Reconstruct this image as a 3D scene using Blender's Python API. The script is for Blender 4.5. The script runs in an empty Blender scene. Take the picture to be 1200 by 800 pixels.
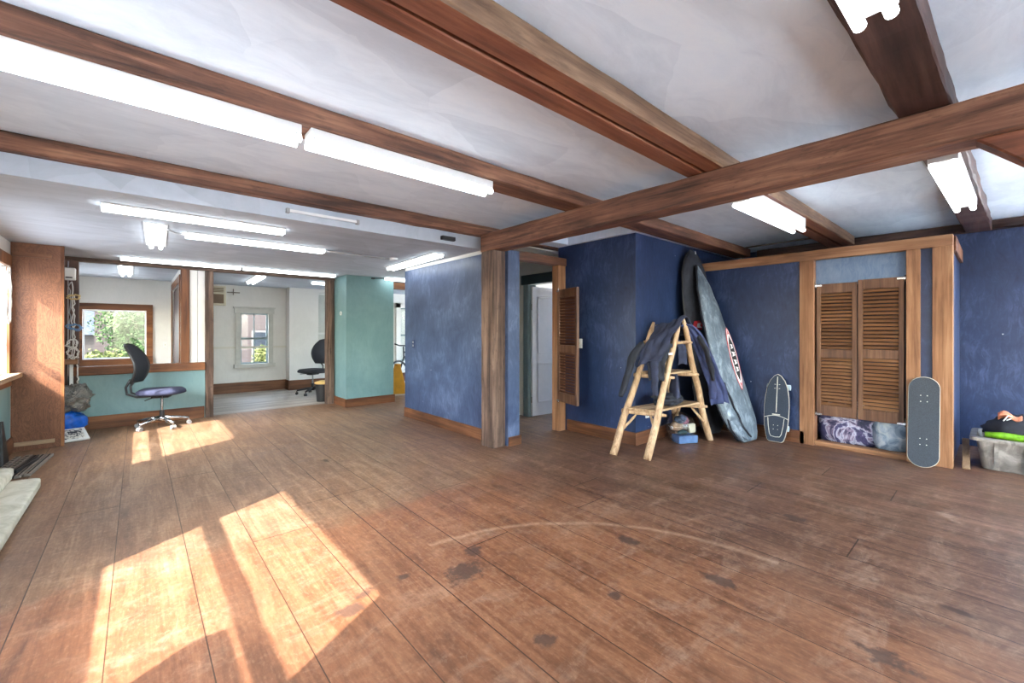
import bpy, bmesh, math, random
from math import sin, cos, pi, radians
from mathutils import Vector, Matrix, noise
random.seed(7)
SC = bpy.context.scene
COL = SC.collection
V3 = Vector
H, F, CX, HY = 1.25, 500.0, 600.0, 388.0
_n = math.hypot(.752, .660)
RX, RY = .752/_n, -.660/_n
FX, FY = -RY, RX

# ------------------------------------------------------------------ colour / materials
def lin(c):
    c = c/255.0
    return c/12.92 if c <= .04045 else ((c+.055)/1.055)**2.4
def rgb(r, g, b): return (lin(r), lin(g), lin(b), 1.0)

class NT:
    def __init__(s, name):
        s.m = bpy.data.materials.new(name); s.m.use_nodes = True
        s.t = s.m.node_tree; s.t.nodes.clear()
        s.out = s.t.nodes.new('ShaderNodeOutputMaterial')
    def n(s, typ, **kw):
        nd = s.t.nodes.new(typ)
        for k, v in kw.items():
            if k.startswith('_'): setattr(nd, k[1:], v)
            else:
                key = k.replace('__', ' ')
                s.set(nd.inputs[key], v)
        return nd
    def set(s, inp, v):
        if hasattr(v, 'is_output') and v.is_output: s.t.links.new(v, inp)
        else: inp.default_value = v
    def math(s, op, a, b=None, c=None, clamp=False):
        nd = s.t.nodes.new('ShaderNodeMath'); nd.operation = op; nd.use_clamp = clamp
        for i, v in enumerate((a, b, c)):
            if v is not None: s.set(nd.inputs[i], v)
        return nd.outputs[0]
    def coord(s, rnd=True):
        o = s.n('ShaderNodeTexCoord').outputs['Object']
        if not rnd: return o
        r = s.n('ShaderNodeObjectInfo').outputs['Random']
        m = s.math('MULTIPLY', r, 53.0)
        c = s.n('ShaderNodeCombineXYZ', X=m, Y=m, Z=m).outputs[0]
        a = s.n('ShaderNodeVectorMath', _operation='ADD'); s.set(a.inputs[0], o); s.set(a.inputs[1], c)
        return a.outputs[0]
    def mapping(s, vec, scale):
        return s.n('ShaderNodeMapping', Vector=vec, Scale=scale).outputs[0]
    def noise(s, vec, scale=5, detail=4, rough=.55, dist=0):
        return s.n('ShaderNodeTexNoise', Vector=vec, Scale=scale, Detail=detail, Roughness=rough, Distortion=dist).outputs['Fac']
    def ramp(s, fac, stops, interp='LINEAR'):
        nd = s.n('ShaderNodeValToRGB', Fac=fac); cr = nd.color_ramp; cr.interpolation = interp
        while len(cr.elements) < len(stops): cr.elements.new(.5)
        for e, (p, c) in zip(cr.elements, stops):
            e.position = p; e.color = c if len(c) == 4 else (*c, 1)
        return nd.outputs[0]
    def mix(s, fac, a, b, blend='MIX'):
        nd = s.t.nodes.new('ShaderNodeMix'); nd.data_type = 'RGBA'; nd.blend_type = blend
        s.set(nd.inputs[0], fac); s.set(nd.inputs[6], a); s.set(nd.inputs[7], b)
        return nd.outputs[2]
    def bump(s, h, strength=.3, dist=.02):
        return s.n('ShaderNodeBump', Height=h, Strength=strength, Distance=dist).outputs[0]
    def bsdf(s, color, rough=.6, normal=None, metallic=0, spec=.5, coat=0):
        b = s.n('ShaderNodeBsdfPrincipled')
        s.set(b.inputs['Base Color'], color); s.set(b.inputs['Roughness'], rough)
        s.set(b.inputs['Metallic'], metallic); s.set(b.inputs['Specular IOR Level'], spec)
        if coat: b.inputs['Coat Weight'].default_value = coat
        if normal is not None: s.set(b.inputs['Normal'], normal)
        s.t.links.new(b.outputs[0], s.out.inputs[0]); return b
G = lambda v: (v, v, v, 1)

def wood(name, dark, mid, light, axis=0, grain=13, rough=.62, bump=.35, checks=0.5, spec=.35):
    t = NT(name); v = t.coord()
    sc = [grain]*3; sc[axis] = .9
    a = t.noise(t.mapping(v, sc), 1, 7, .62, .7)
    sc2 = [grain*6]*3; sc2[axis] = 1.6
    b = t.noise(t.mapping(v, sc2), 1, 3, .6, .2)
    big = t.noise(v, 2.2, 3, .5)
    f = t.math('ADD', t.math('MULTIPLY', a, .6), t.math('MULTIPLY', b, .25))
    f = t.math('ADD', f, t.math('MULTIPLY', big, .2))
    c = t.ramp(f, [(.40, dark), (.53, mid), (.65, light)])
    sp = t.noise(t.mapping(v, [x*1.1 for x in ([26, 26, 26][:axis]+[7]+[26, 26, 26][axis+1:])]), 1, 5, .75)
    c = t.mix(t.math('MULTIPLY', t.ramp(sp, [(.32, G(1)), (.46, G(0))]), checks*.9), c, tuple(x*.4 for x in dark[:3])+(1,))
    sc3 = [grain*1.6]*3; sc3[axis] = .7
    ck = t.noise(t.mapping(v, sc3), 1.3, 2, .4, .3)
    ckf = t.math('MULTIPLY', t.ramp(ck, [(.62, G(0)), (.72, G(1))]), checks)
    c = t.mix(ckf, c, tuple(x*.35 for x in dark[:3])+(1,))
    t.bsdf(c, rough, t.bump(t.math('SUBTRACT', f, t.math('MULTIPLY', ckf, .5)), bump, .012), spec=spec)
    return t.m
def plain(name, col, rough=.6, metallic=0, var=.08, scale=12, bump=.05, spec=.5):
    t = NT(name); v = t.coord(); n = t.noise(v, scale, 4)
    lo = tuple(x*(1-var*1.6) for x in col[:3])+(1,); hi = tuple(min(1, x*(1+var*1.6)) for x in col[:3])+(1,)
    t.bsdf(t.ramp(n, [(.3, lo), (.7, hi)]), rough, t.bump(n, bump, .01) if bump else None, metallic, spec)
    return t.m
def paint(name, deep, mid, pale, rough=.42, scale=1.6, strokes=1.0, flecks=True, bump=.12):
    t = NT(name); v = t.coord(False)
    d = t.n('ShaderNodeTexNoise', Vector=v, Scale=2.2, Detail=2)
    add = t.n('ShaderNodeVectorMath', _operation='MULTIPLY_ADD'); t.set(add.inputs[0], d.outputs['Color']); add.inputs[1].default_value = (.25, .25, .25); t.set(add.inputs[2], v)
    a = t.noise(add.outputs[0], scale, 8, .66, .5)
    br = t.noise(t.mapping(add.outputs[0], (22, 22, 5)), 1.2, 5, .65, .8)
    f = t.math('ADD', t.math('MULTIPLY', a, .62), t.math('MULTIPLY', br, .38*strokes))
    c = t.ramp(f, [(.36, deep), (.52, mid), (.70, pale)])
    if flecks:
        vo = t.n('ShaderNodeTexVoronoi', Vector=v, Scale=4.2, Randomness=1.0).outputs['Distance']
        fl = t.math('LESS_THAN', vo, .028)
        c = t.mix(t.math('MULTIPLY', fl, .7), c, rgb(190, 196, 205))
    t.bsdf(c, rough, t.bump(f, bump, .03), spec=.45)
    return t.m
def glass(name):
    t = NT(name)
    tr = t.n('ShaderNodeBsdfTransparent', Color=(.97, .985, .98, 1)); gl = t.n('ShaderNodeBsdfGlossy', Roughness=.02)
    fr = t.math('ADD', .03, t.math('MULTIPLY', t.math('POWER', t.n('ShaderNodeLayerWeight', Blend=.5).outputs['Facing'], 5.0), .6))
    mx = t.n('ShaderNodeMixShader', Fac=fr); t.set(mx.inputs[1], tr.outputs[0]); t.set(mx.inputs[2], gl.outputs[0])
    t.t.links.new(mx.outputs[0], t.out.inputs[0]); return t.m
def emit(name, col, s):
    t = NT(name); e = t.n('ShaderNodeEmission', Color=col, Strength=s); t.t.links.new(e.outputs[0], t.out.inputs[0]); return t.m

M = {}
for ax, an in enumerate('XYZ'):
    M['beam'+an] = wood('hewn beam wood '+an, rgb(60, 39, 29), rgb(116, 78, 60), rgb(155, 113, 87), ax, 11, .6, .5)
    M['post'+an] = wood('dark post wood '+an, rgb(50, 38, 33), rgb(93, 74, 63), rgb(130, 107, 91), ax, 13, .7, .6, .6)
    M['trim'+an] = wood('closet trim wood '+an, rgb(104, 70, 46), rgb(145, 104, 73), rgb(170, 130, 97), ax, 10, .5, .12, .12)
    M['sash'+an] = wood('window trim wood '+an, rgb(75, 42, 22), rgb(119, 73, 41), rgb(146, 97, 59), ax, 10, .5, .15, .2)
    M['red'+an] = wood('red stained beam wood '+an, rgb(78, 44, 28), rgb(120, 71, 51), rgb(145, 96, 70), ax, 9, .55, .35, .3)
    M['dk'+an] = wood('dark stained beam '+an, rgb(39, 24, 22), rgb(70, 48, 42), rgb(99, 72, 61), ax, 9, .5, .4, .3)
    M['base'+an] = wood('baseboard wood '+an, rgb(66, 38, 24), rgb(99, 63, 40), rgb(126, 84, 56), ax, 9, .5, .1, .15)
    M['grey'+an] = wood('weathered board '+an, rgb(120, 96, 74), rgb(150, 124, 98), rgb(178, 152, 122), ax, 9, .7, .2, .2)
M['rawX'] = wood('raw unstained beam side', rgb(72, 54, 42), rgb(118, 92, 72), rgb(150, 122, 98), 0, 10, .7, .4, .4)
M['log'] = wood('peeled log', rgb(136, 104, 77), rgb(189, 158, 123), rgb(210, 184, 150), 2, 16, .6, .35, .25)
M['logX'] = wood('peeled log rung', rgb(136, 104, 77), rgb(183, 153, 118), rgb(210, 184, 150), 0, 16, .6, .35, .25)
M['louvre'] = wood('louvre slats', rgb(84, 58, 40), rgb(116, 82, 56), rgb(140, 104, 74), 0, 6, .45, .05, 0)
M['louvreF'] = wood('louvre frame wood', rgb(68, 45, 34), rgb(101, 71, 53), rgb(128, 96, 73), 2, 12, .5, .15, .2)
M['louvreD'] = wood('dark louvre', rgb(60, 38, 30), rgb(84, 54, 40), rgb(106, 72, 54), 0, 6, .45, .05, 0)

def panel_mat():
    t = NT('plywood panel'); v = t.coord(False)
    a = t.noise(t.mapping(v, (3.2, 3.2, 1.3)), 2.0, 5, .6, 2.5)
    b = t.noise(t.mapping(v, (60, 60, 5)), 1, 2)
    w = t.math('FRACT', t.math('MULTIPLY', a, 9.0))
    f = t.math('ADD', t.math('MULTIPLY', w, .35), t.math('ADD', t.math('MULTIPLY', a, .45), t.math('MULTIPLY', b, .25)))
    c = t.ramp(f, [(.25, rgb(84, 50, 34)), (.5, rgb(106, 68, 46)), (.8, rgb(128, 86, 60))])
    t.bsdf(c, .5, t.bump(b, .08, .01), spec=.35); return t.m
M['panel'] = panel_mat()

def floor_mat():
    t = NT('old wide plank floor'); v = t.coord(False)
    s = t.n('ShaderNodeSeparateXYZ', Vector=v)
    X, Y = s.outputs[0], s.outputs[1]
    bx = t.math('DIVIDE', t.math('ADD', X, .40+6.1), .305)
    bid = t.math('FLOOR', bx); fr = t.math('FRACT', bx)
    rnd = t.n('ShaderNodeTexWhiteNoise', _noise_dimensions='1D', W=bid).outputs['Value']
    # grain stretched along Y, shifted per board
    off = t.n('ShaderNodeCombineXYZ', X=t.math('MULTIPLY', rnd, 7.0), Y=t.math('MULTIPLY', rnd, 31.0), Z=0.0).outputs[0]
    va = t.n('ShaderNodeVectorMath', _operation='ADD'); t.set(va.inputs[0], v); t.set(va.inputs[1], off)
    g1 = t.noise(t.mapping(va.outputs[0], (7, .8, 1)), 1.6, 6, .6, 1.2)
    g2 = t.noise(t.mapping(va.outputs[0], (60, 2.2, 1)), 1.5, 3, .6)
    blot = t.noise(v, 1.3, 6, .62, .6)
    fine = t.noise(v, 16, 5, .7)
    # finish zones: worn greyish beyond Y~3, orange close, redder to the right
    wob = t.math('MULTIPLY', t.math('SUBTRACT', t.noise(v, 2.6, 6, .7), .5), .9)
    far = t.n('ShaderNodeMapRange', Value=t.math('ADD', Y, wob)); far.interpolation_type = 'SMOOTHSTEP'
    far.inputs[1].default_value = 2.78; far.inputs[2].default_value = 3.02
    right = t.n('ShaderNodeMapRange', Value=t.math('ADD', X, wob)); right.interpolation_type = 'SMOOTHSTEP'
    right.inputs[1].default_value = 1.9; right.inputs[2].default_value = 2.9
    gg = t.math('ADD', t.math('MULTIPLY', g1, .55), t.math('ADD', t.math('MULTIPLY', g2, .2), t.math('MULTIPLY', blot, .25)))
    near_c = t.ramp(gg, [(.33, rgb(92, 58, 38)), (.5, rgb(138, 91, 62)), (.68, rgb(170, 122, 88))])
    far_c = t.ramp(gg, [(.33, rgb(92, 66, 48)), (.5, rgb(132, 100, 74)), (.68, rgb(166, 136, 106))])
    right_c = t.ramp(gg, [(.33, rgb(66, 45, 34)), (.5, rgb(104, 74, 57)), (.68, rgb(140, 106, 84))])
    c = t.mix(right.outputs[0], near_c, right_c)
    farx = t.math('MULTIPLY', far.outputs[0], t.math('SUBTRACT', 1.0, t.math('MULTIPLY', right.outputs[0], .75)))
    c = t.mix(farx, c, far_c)
    # per-board tone
    c = t.mix(t.math('MULTIPLY', rnd, .22), c, rgb(104, 64, 42))
    # pale scuffs
    sc = t.noise(t.mapping(v, (2.2, 5.0, 1)), 1.4, 7, .72, .8)
    scf = t.math('MULTIPLY', t.ramp(sc, [(.50, G(0)), (.70, G(1))]), .4)
    scf = t.math('MULTIPLY', scf, t.ramp(fine, [(.35, G(.2)), (.6, G(1))]))
    c = t.mix(scf, c, rgb(196, 170, 146))
    cl = t.noise(t.mapping(v, (1.6, 1.1, 1)), 1.5, 8, .74, .5)
    c = t.mix(t.math('MULTIPLY', t.ramp(cl, [(.34, G(1)), (.52, G(0))]), .3), c, rgb(70, 46, 32))
    c = t.mix(t.math('MULTIPLY', t.ramp(fine, [(.30, G(1)), (.48, G(0))]), .25), c, rgb(66, 44, 32))
    spk = t.noise(t.mapping(v, (1, .45, 1)), 60, 4, .75)
    c = t.mix(t.math('MULTIPLY', t.ramp(spk, [(.36, G(1)), (.5, G(0))]), .2), c, rgb(60, 40, 30))
    c = t.mix(t.math('MULTIPLY', t.ramp(spk, [(.54, G(0)), (.66, G(1))]), .13), c, rgb(214, 180, 150))
    # white scratches
    vo = t.n('ShaderNodeTexVoronoi', Vector=t.mapping(v, (1.0, 1.6, 1)), Scale=5.5, Randomness=1.0)
    vo.feature = 'DISTANCE_TO_EDGE'
    scr = t.math('MULTIPLY', t.math('LESS_THAN', vo.outputs['Distance'], .004), t.ramp(t.noise(v, 3.4, 3), [(.58, G(0)), (.66, G(.16))]))
    c = t.mix(scr, c, rgb(214, 200, 186))
    # dark knots / stains
    kn = t.n('ShaderNodeTexVoronoi', Vector=t.mapping(va.outputs[0], (1.25, .62, 1)), Scale=1.25, Randomness=1.0).outputs['Distance']
    kd = t.math('ADD', kn, t.math('MULTIPLY', t.math('SUBTRACT', t.noise(v, 11, 5, .7), .5), .11))
    knf = t.math('MULTIPLY', t.ramp(kd, [(.03, G(1)), (.062, G(0))]), .75)
    c = t.mix(knf, c, rgb(62, 44, 36))
    mx = None
    for (kx, ky, ex, ey) in ((1.28, 1.83, .13, .09), (1.44, 1.97, .06, .07), (2.2, 1.46, .05, .09), (2.2, .92, .05, .10), (2.16, .28, .06, .10), (1.24, 1.21, .05, .05), (.71, 1.92, .07, .05), (.82, 1.99, .05, .04), (1.7, 1.2, .03, .04), (3.3, .9, .05, .12), (1.02, 2.0, .04, .03)):
        dx = t.math('DIVIDE', t.math('SUBTRACT', X, kx), ex); dy = t.math('DIVIDE', t.math('SUBTRACT', Y, ky), ey)
        d = t.math('SQRT', t.math('ADD', t.math('MULTIPLY', dx, dx), t.math('MULTIPLY', dy, dy)))
        d = t.math('ADD', d, t.math('MULTIPLY', t.math('SUBTRACT', t.noise(v, 14, 5, .7), .5), 2.6))
        k = t.n('ShaderNodeMapRange', Value=d); k.inputs[1].default_value = .55; k.inputs[2].default_value = 1.0; k.inputs[3].default_value = 1; k.inputs[4].default_value = 0
        mx = k.outputs[0] if mx is None else t.math('MAXIMUM', mx, k.outputs[0])
    c = t.mix(t.math('MULTIPLY', mx, .72), c, rgb(70, 56, 50))
    # arc scratch worn by a swinging door
    ax = t.math('SUBTRACT', X, 1.18); ay = t.math('SUBTRACT', Y, .78)
    rr = t.math('SQRT', t.math('ADD', t.math('MULTIPLY', ax, ax), t.math('MULTIPLY', ay, ay)))
    da = t.math('ABSOLUTE', t.math('SUBTRACT', rr, t.math('ADD', 1.395, t.math('MULTIPLY', t.noise(v, 3, 2), .05))))
    arc = t.n('ShaderNodeMapRange', Value=da); arc.inputs[1].default_value = .004; arc.inputs[2].default_value = .03; arc.inputs[3].default_value = .34; arc.inputs[4].default_value = 0
    quad = t.math('MULTIPLY', t.math('GREATER_THAN', ax, .1), t.math('GREATER_THAN', ay, .0))
    c = t.mix(t.math('MULTIPLY', t.math('MULTIPLY', arc.outputs[0], quad), t.ramp(fine, [(.3, G(.3)), (.6, G(1))])), c, rgb(206, 176, 146))
    # seams
    sd = t.math('MINIMUM', fr, t.math('SUBTRACT', 1.0, fr))
    seam = t.math('LESS_THAN', sd, t.math('ADD', .005, t.math('MULTIPLY', rnd, .007)))
    # butt joints
    by = t.math('FRACT', t.math('ADD', t.math('DIVIDE', Y, 4.2), t.math('MULTIPLY', rnd, 5.3)))
    butt = t.math('LESS_THAN', by, .0016)
    sm = t.math('MAXIMUM', seam, butt)
    c = t.mix(t.math('MULTIPLY', sm, .85), c, rgb(44, 28, 20))
    ro = t.math('ADD', .30, t.math('MULTIPLY', blot, .28)); ro = t.math('ADD', ro, t.math('MULTIPLY', scf, .5))
    h = t.math('SUBTRACT', t.math('ADD', t.math('MULTIPLY', g1, .35), t.math('MULTIPLY', fine, .2)), t.math('MULTIPLY', sm, .8))
    t.bsdf(c, ro, t.bump(h, .16, .012), spec=.42)
    return t.m
M['floor'] = floor_mat()

def backfloor_mat():
    t = NT('grey painted plank floor'); v = t.coord(False)
    X = t.n('ShaderNodeSeparateXYZ', Vector=v).outputs[1]
    bx = t.math('DIVIDE', X, .12); bid = t.math('FLOOR', bx); fr = t.math('FRACT', bx)
    rnd = t.n('ShaderNodeTexWhiteNoise', _noise_dimensions='1D', W=bid).outputs['Value']
    n = t.noise(t.mapping(v, (1.0, 8, 1)), 2, 5)
    c = t.ramp(t.math('ADD', t.math('MULTIPLY', n, .7), t.math('MULTIPLY', rnd, .3)), [(.3, rgb(150, 140, 128)), (.7, rgb(196, 188, 178))])
    c = t.mix(t.math('LESS_THAN', fr, .05), c, rgb(96, 86, 76))
    t.bsdf(c, .45, None); return t.m
M['backfloor'] = backfloor_mat()

def plaster(name, a, b, c3, bump=.35):
    t = NT(name); v = t.coord(False)
    d = t.n('ShaderNodeTexNoise', Vector=v, Scale=1.4, Detail=3)
    add = t.n('ShaderNodeVectorMath', _operation='MULTIPLY_ADD'); t.set(add.inputs[0], d.outputs['Color']); add.inputs[1].default_value = (.35, .35, .35); t.set(add.inputs[2], v)
    vo = t.n('ShaderNodeTexVoronoi', Vector=add.outputs[0], Scale=1.7, Randomness=1.0)
    vs = t.n('ShaderNodeSeparateXYZ', Vector=vo.outputs['Color'])
    st = t.noise(t.mapping(add.outputs[0], (2.2, 7, 2.2)), 1.0, 8, .68, .35)
    f = t.math('ADD', t.math('MULTIPLY', st, .7), t.math('MULTIPLY', vs.outputs[0], .16))
    c = t.ramp(f, [(.28, a), (.5, b), (.75, c3)])
    t.bsdf(c, .75, t.bump(t.math('ADD', f, t.math('MULTIPLY', vs.outputs[1], .12)), bump, .02), spec=.3); return t.m
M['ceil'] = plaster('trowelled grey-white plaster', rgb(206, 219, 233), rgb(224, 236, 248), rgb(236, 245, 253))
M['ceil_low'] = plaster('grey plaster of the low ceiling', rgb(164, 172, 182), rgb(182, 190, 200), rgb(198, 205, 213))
M['white'] = paint('white wall paint', rgb(214, 212, 206), rgb(224, 222, 216), rgb(232, 230, 225), .55, 1.2, .5, False, .05)
M['cream'] = paint('cream wall paint', rgb(207, 203, 190), rgb(217, 213, 201), rgb(225, 222, 212), .55, 1.2, .5, False, .05)
M['blue'] = paint('blue wall paint', rgb(26, 40, 70), rgb(38, 54, 88), rgb(74, 90, 128), .4, 1.6)
M['blue_lit'] = paint('washed blue wall paint with light painted in', rgb(48, 62, 90), rgb(66, 82, 112), rgb(106, 122, 152), .4, 1.6)  # paler strokes, plus the partition's brighter lighting put into the colour
M['lblue'] = paint('streaky pale blue paint', rgb(72, 95, 127), rgb(95, 119, 150), rgb(119, 139, 165), .45, 2.2, 1.3)
M['teal'] = paint('teal wall paint', rgb(104, 138, 140), rgb(118, 150, 151), rgb(132, 163, 163), .4, 1.3, .6, False, .06)
M['dkgreen'] = plain('dark green trim paint', rgb(48, 66, 68), .4)
M['tealtrim'] = plain('grey teal trim paint', rgb(112, 130, 132), .4)
M['doorwhite'] = plain('white door paint', rgb(212, 208, 206), .4, var=.02)
M['casing'] = plain('old white casing paint', rgb(192, 192, 184), .5, var=.05)
M['glass'] = glass('window glass')
M['tube'] = emit('fluorescent tube glow', (.91, .965, 1, 1), 5.5)
M['fixture'] = plain('white enamel fixture', rgb(222, 222, 220), .4, var=.02, bump=0)
M['holder'] = plain('lamp holder grey', rgb(150, 150, 150), .5, var=.05)
M['chrome'] = plain('polished steel', rgb(186, 188, 192), .22, 1.0, .03, bump=0)
M['steel'] = plain('brushed grey metal', rgb(132, 124, 114), .5, .15, .12, 30)
M['black'] = plain('black plastic', rgb(26, 26, 28), .45, var=.1)
M['hole'] = plain('dark slot', rgb(20, 18, 17), .8)
M['mesh'] = plain('black mesh fabric', rgb(40, 44, 54), .8, var=.2, scale=120, bump=.3)
M['seat'] = plain('navy seat fabric', rgb(44, 48, 72), .9, var=.15, scale=80, bump=.2)
M['seatk'] = plain('black seat fabric', rgb(30, 31, 36), .9, var=.15, scale=80, bump=.2)
M['navy'] = plain('dark navy cloth', rgb(42, 48, 70), .85, var=.25, scale=9, bump=.5)
M['navy2'] = plain('blue wetsuit cloth', rgb(52, 62, 100), .8, var=.2, scale=9, bump=.5)
M['charcoal'] = plain('charcoal cloth', rgb(36, 40, 50), .85, var=.25, scale=9, bump=.5)
M['red'] = plain('red print', rgb(176, 40, 48), .5)
M['pwhite'] = plain('white print', rgb(226, 226, 226), .5, var=.02)
M['pblack'] = plain('black print', rgb(22, 22, 26), .5)
M['wpl'] = plain('white plastic', rgb(224, 224, 220), .35, var=.02, bump=0)
M['beige'] = plain('beige plastic', rgb(206, 198, 172), .45, var=.04)
M['grille'] = plain('brown grille', rgb(112, 92, 70), .6)
M['cord'] = plain('white cord', rgb(214, 212, 206), .5, var=.04)
M['yelcord'] = plain('tan cord', rgb(196, 168, 110), .5, var=.04)
M['blucord'] = plain('blue cord', rgb(90, 130, 170), .5, var=.04)
M['bluebag'] = plain('bright blue plastic bag', rgb(20, 92, 190), .35, var=.25, scale=14, bump=.6)
M['yellow'] = plain('yellow orange plastic', rgb(222, 152, 30), .45, var=.06)
M['palewood'] = plain('pale yellow wood', rgb(222, 184, 112), .5, var=.1)
M['lime'] = plain('lime green fabric', rgb(101, 156, 22), .5, var=.2, scale=40)
M['orange'] = plain('orange print fabric', rgb(190, 120, 92), .7, var=.3, scale=40)
M['grip'] = plain('black grip tape', rgb(52, 62, 76), .9, var=.12, scale=140, bump=.3)
M['grip2'] = plain('grey grip tape', rgb(55, 62, 70), .9, var=.14, scale=140, bump=.3)
M['deckedge'] = plain('maple deck edge', rgb(190, 184, 170), .5)
M['wheel'] = plain('pale urethane', rgb(176, 196, 204), .4)
M['line'] = plain('silver print line', rgb(206, 206, 192), .5)

def silver_mat():
    t = NT('silver board bag fabric'); v = t.coord()
    a = t.noise(t.mapping(v, (9, 9, 3.5)), 1.4, 7, .68, .5); b = t.noise(v, 2.0, 3)
    c = t.ramp(t.math('ADD', t.math('MULTIPLY', a, .7), t.math('MULTIPLY', b, .3)), [(.3, rgb(62, 74, 86)), (.5, rgb(98, 112, 124)), (.66, rgb(156, 170, 180))])
    t.bsdf(c, .42, t.bump(a, .5, .03), .25); return t.m
M['silver'] = silver_mat()
def mottled(name, stops, scale=5, rough=.6, bump=.4, dist=1.2, spec=.5):
    t = NT(name); v = t.coord(); a = t.noise(v, scale, 5, .6, dist)
    t.bsdf(t.ramp(a, stops), rough, t.bump(a, bump, .02), spec=spec); return t.m
M['greybag'] = mottled('crumpled grey bag', [(.3, rgb(58, 58, 56)), (.46, rgb(120, 118, 112)), (.52, rgb(64, 66, 66)), (.6, rgb(156, 150, 140)), (.72, rgb(96, 92, 84))], 6, .35)
M['tote'] = mottled('scuffed translucent grey plastic', [(.35, rgb(101, 97, 95)), (.5, rgb(126, 123, 119)), (.62, rgb(154, 150, 145))], 7, .35, .15)
M['purple'] = mottled('purple and white print cloth', [(.34, rgb(30, 36, 62)), (.44, rgb(58, 56, 92)), (.49, rgb(150, 136, 164)), (.53, rgb(196, 200, 222)), (.58, rgb(84, 78, 122)), (.68, rgb(44, 52, 84))], 3.2, .7, .4, 2.2)
M['iceblue'] = mottled('pale blue crumpled plastic', [(.34, rgb(106, 128, 156)), (.5, rgb(160, 180, 200)), (.64, rgb(206, 216, 222))], 9, .35, .6)
M['foam'] = mottled('cream foam pad', [(.35, rgb(186, 181, 161)), (.5, rgb(205, 199, 181)), (.66, rgb(216, 211, 196))], 7, .8, .25)
M['matprint'] = mottled('black and white print', [(.44, rgb(40, 40, 48)), (.5, rgb(222, 218, 206))], 20, .6, .1, 2)
M['pattern2'] = mottled('slate pack cloth', [(.4, rgb(56, 66, 84)), (.6, rgb(92, 104, 124))], 9)
M['tan'] = plain('tan canvas', rgb(146, 116, 88), .8, var=.2)
M['pink'] = plain('rose cloth', rgb(150, 96, 110), .8, var=.2)
M['bluebox'] = plain('blue box plastic', rgb(80, 112, 156), .5, var=.15)
M['darkteal'] = plain('dark green cloth', rgb(44, 72, 78), .8, var=.2)
def clearbag():
    t = NT('clear plastic film'); tr = t.n('ShaderNodeBsdfTransparent', Color=(.93, .95, .97, 1)); gl = t.n('ShaderNodeBsdfGlossy', Roughness=.12)
    n = t.noise(t.coord(), 14, 4, .6, 1); nb = t.bump(n, .6, .02); t.set(gl.inputs['Normal'], nb)
    fr = t.math('ADD', .06, t.math('MULTIPLY', t.math('POWER', t.n('ShaderNodeLayerWeight', Blend=.5, Normal=nb).outputs['Facing'], 4.0), .6))
    mx = t.n('ShaderNodeMixShader', Fac=fr); t.set(mx.inputs[1], tr.outputs[0]); t.set(mx.inputs[2], gl.outputs[0])
    t.t.links.new(mx.outputs[0], t.out.inputs[0]); return t.m
M['film'] = clearbag()
# outdoors
M['leaf'] = mottled('leaf green', [(.3, rgb(35, 50, 30)), (.5, rgb(59, 77, 48)), (.7, rgb(88, 102, 70))], 1.6, .9, 0, .3, 0)
M['leafb'] = mottled('shrub green', [(.3, rgb(57, 64, 36)), (.5, rgb(84, 89, 53)), (.7, rgb(111, 111, 78))], 2.0, .9, 0, .3, 0)
M['bark'] = plain('bark', rgb(84, 72, 62), .9, var=.3, scale=20, bump=.6)
M['ground'] = mottled('pale paving brightened for bounce', [(.35, rgb(212, 214, 214)), (.5, rgb(224, 225, 225)), (.65, rgb(232, 233, 233))], .8, .9, .2)  # ground colour brightened to bounce light up through the windows
def siding(name, col):
    t = NT(name); v = t.coord(False); z = t.n('ShaderNodeSeparateXYZ', Vector=v).outputs[2]
    fr = t.math('FRACT', t.math('DIVIDE', z, .16))
    t.bsdf(t.mix(t.math('LESS_THAN', fr, .1), col, tuple(x*.7 for x in col[:3])+(1,)), .9, None, spec=0); return t.m
M['siding'] = siding('white clapboard', rgb(61, 58, 56))
M['siding2'] = siding('rosy clapboard', rgb(62, 56, 54))
M['roof'] = mottled('grey shingle roof', [(.35, rgb(50, 55, 65)), (.65, rgb(70, 74, 85))], 5, .9, .4, 1.2, 0)
M['paneo'] = plain('dark window pane outside', rgb(34, 38, 42), .8, spec=0)
M['eframe'] = plain('window frame outside', rgb(84, 82, 80), .9, spec=0)
M['dim_ground'] = plain('grey ground that cuts bounce', rgb(158, 162, 166), .9, spec=0, var=.1)  # darker ground colour for less bounce light at the left windows

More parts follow.
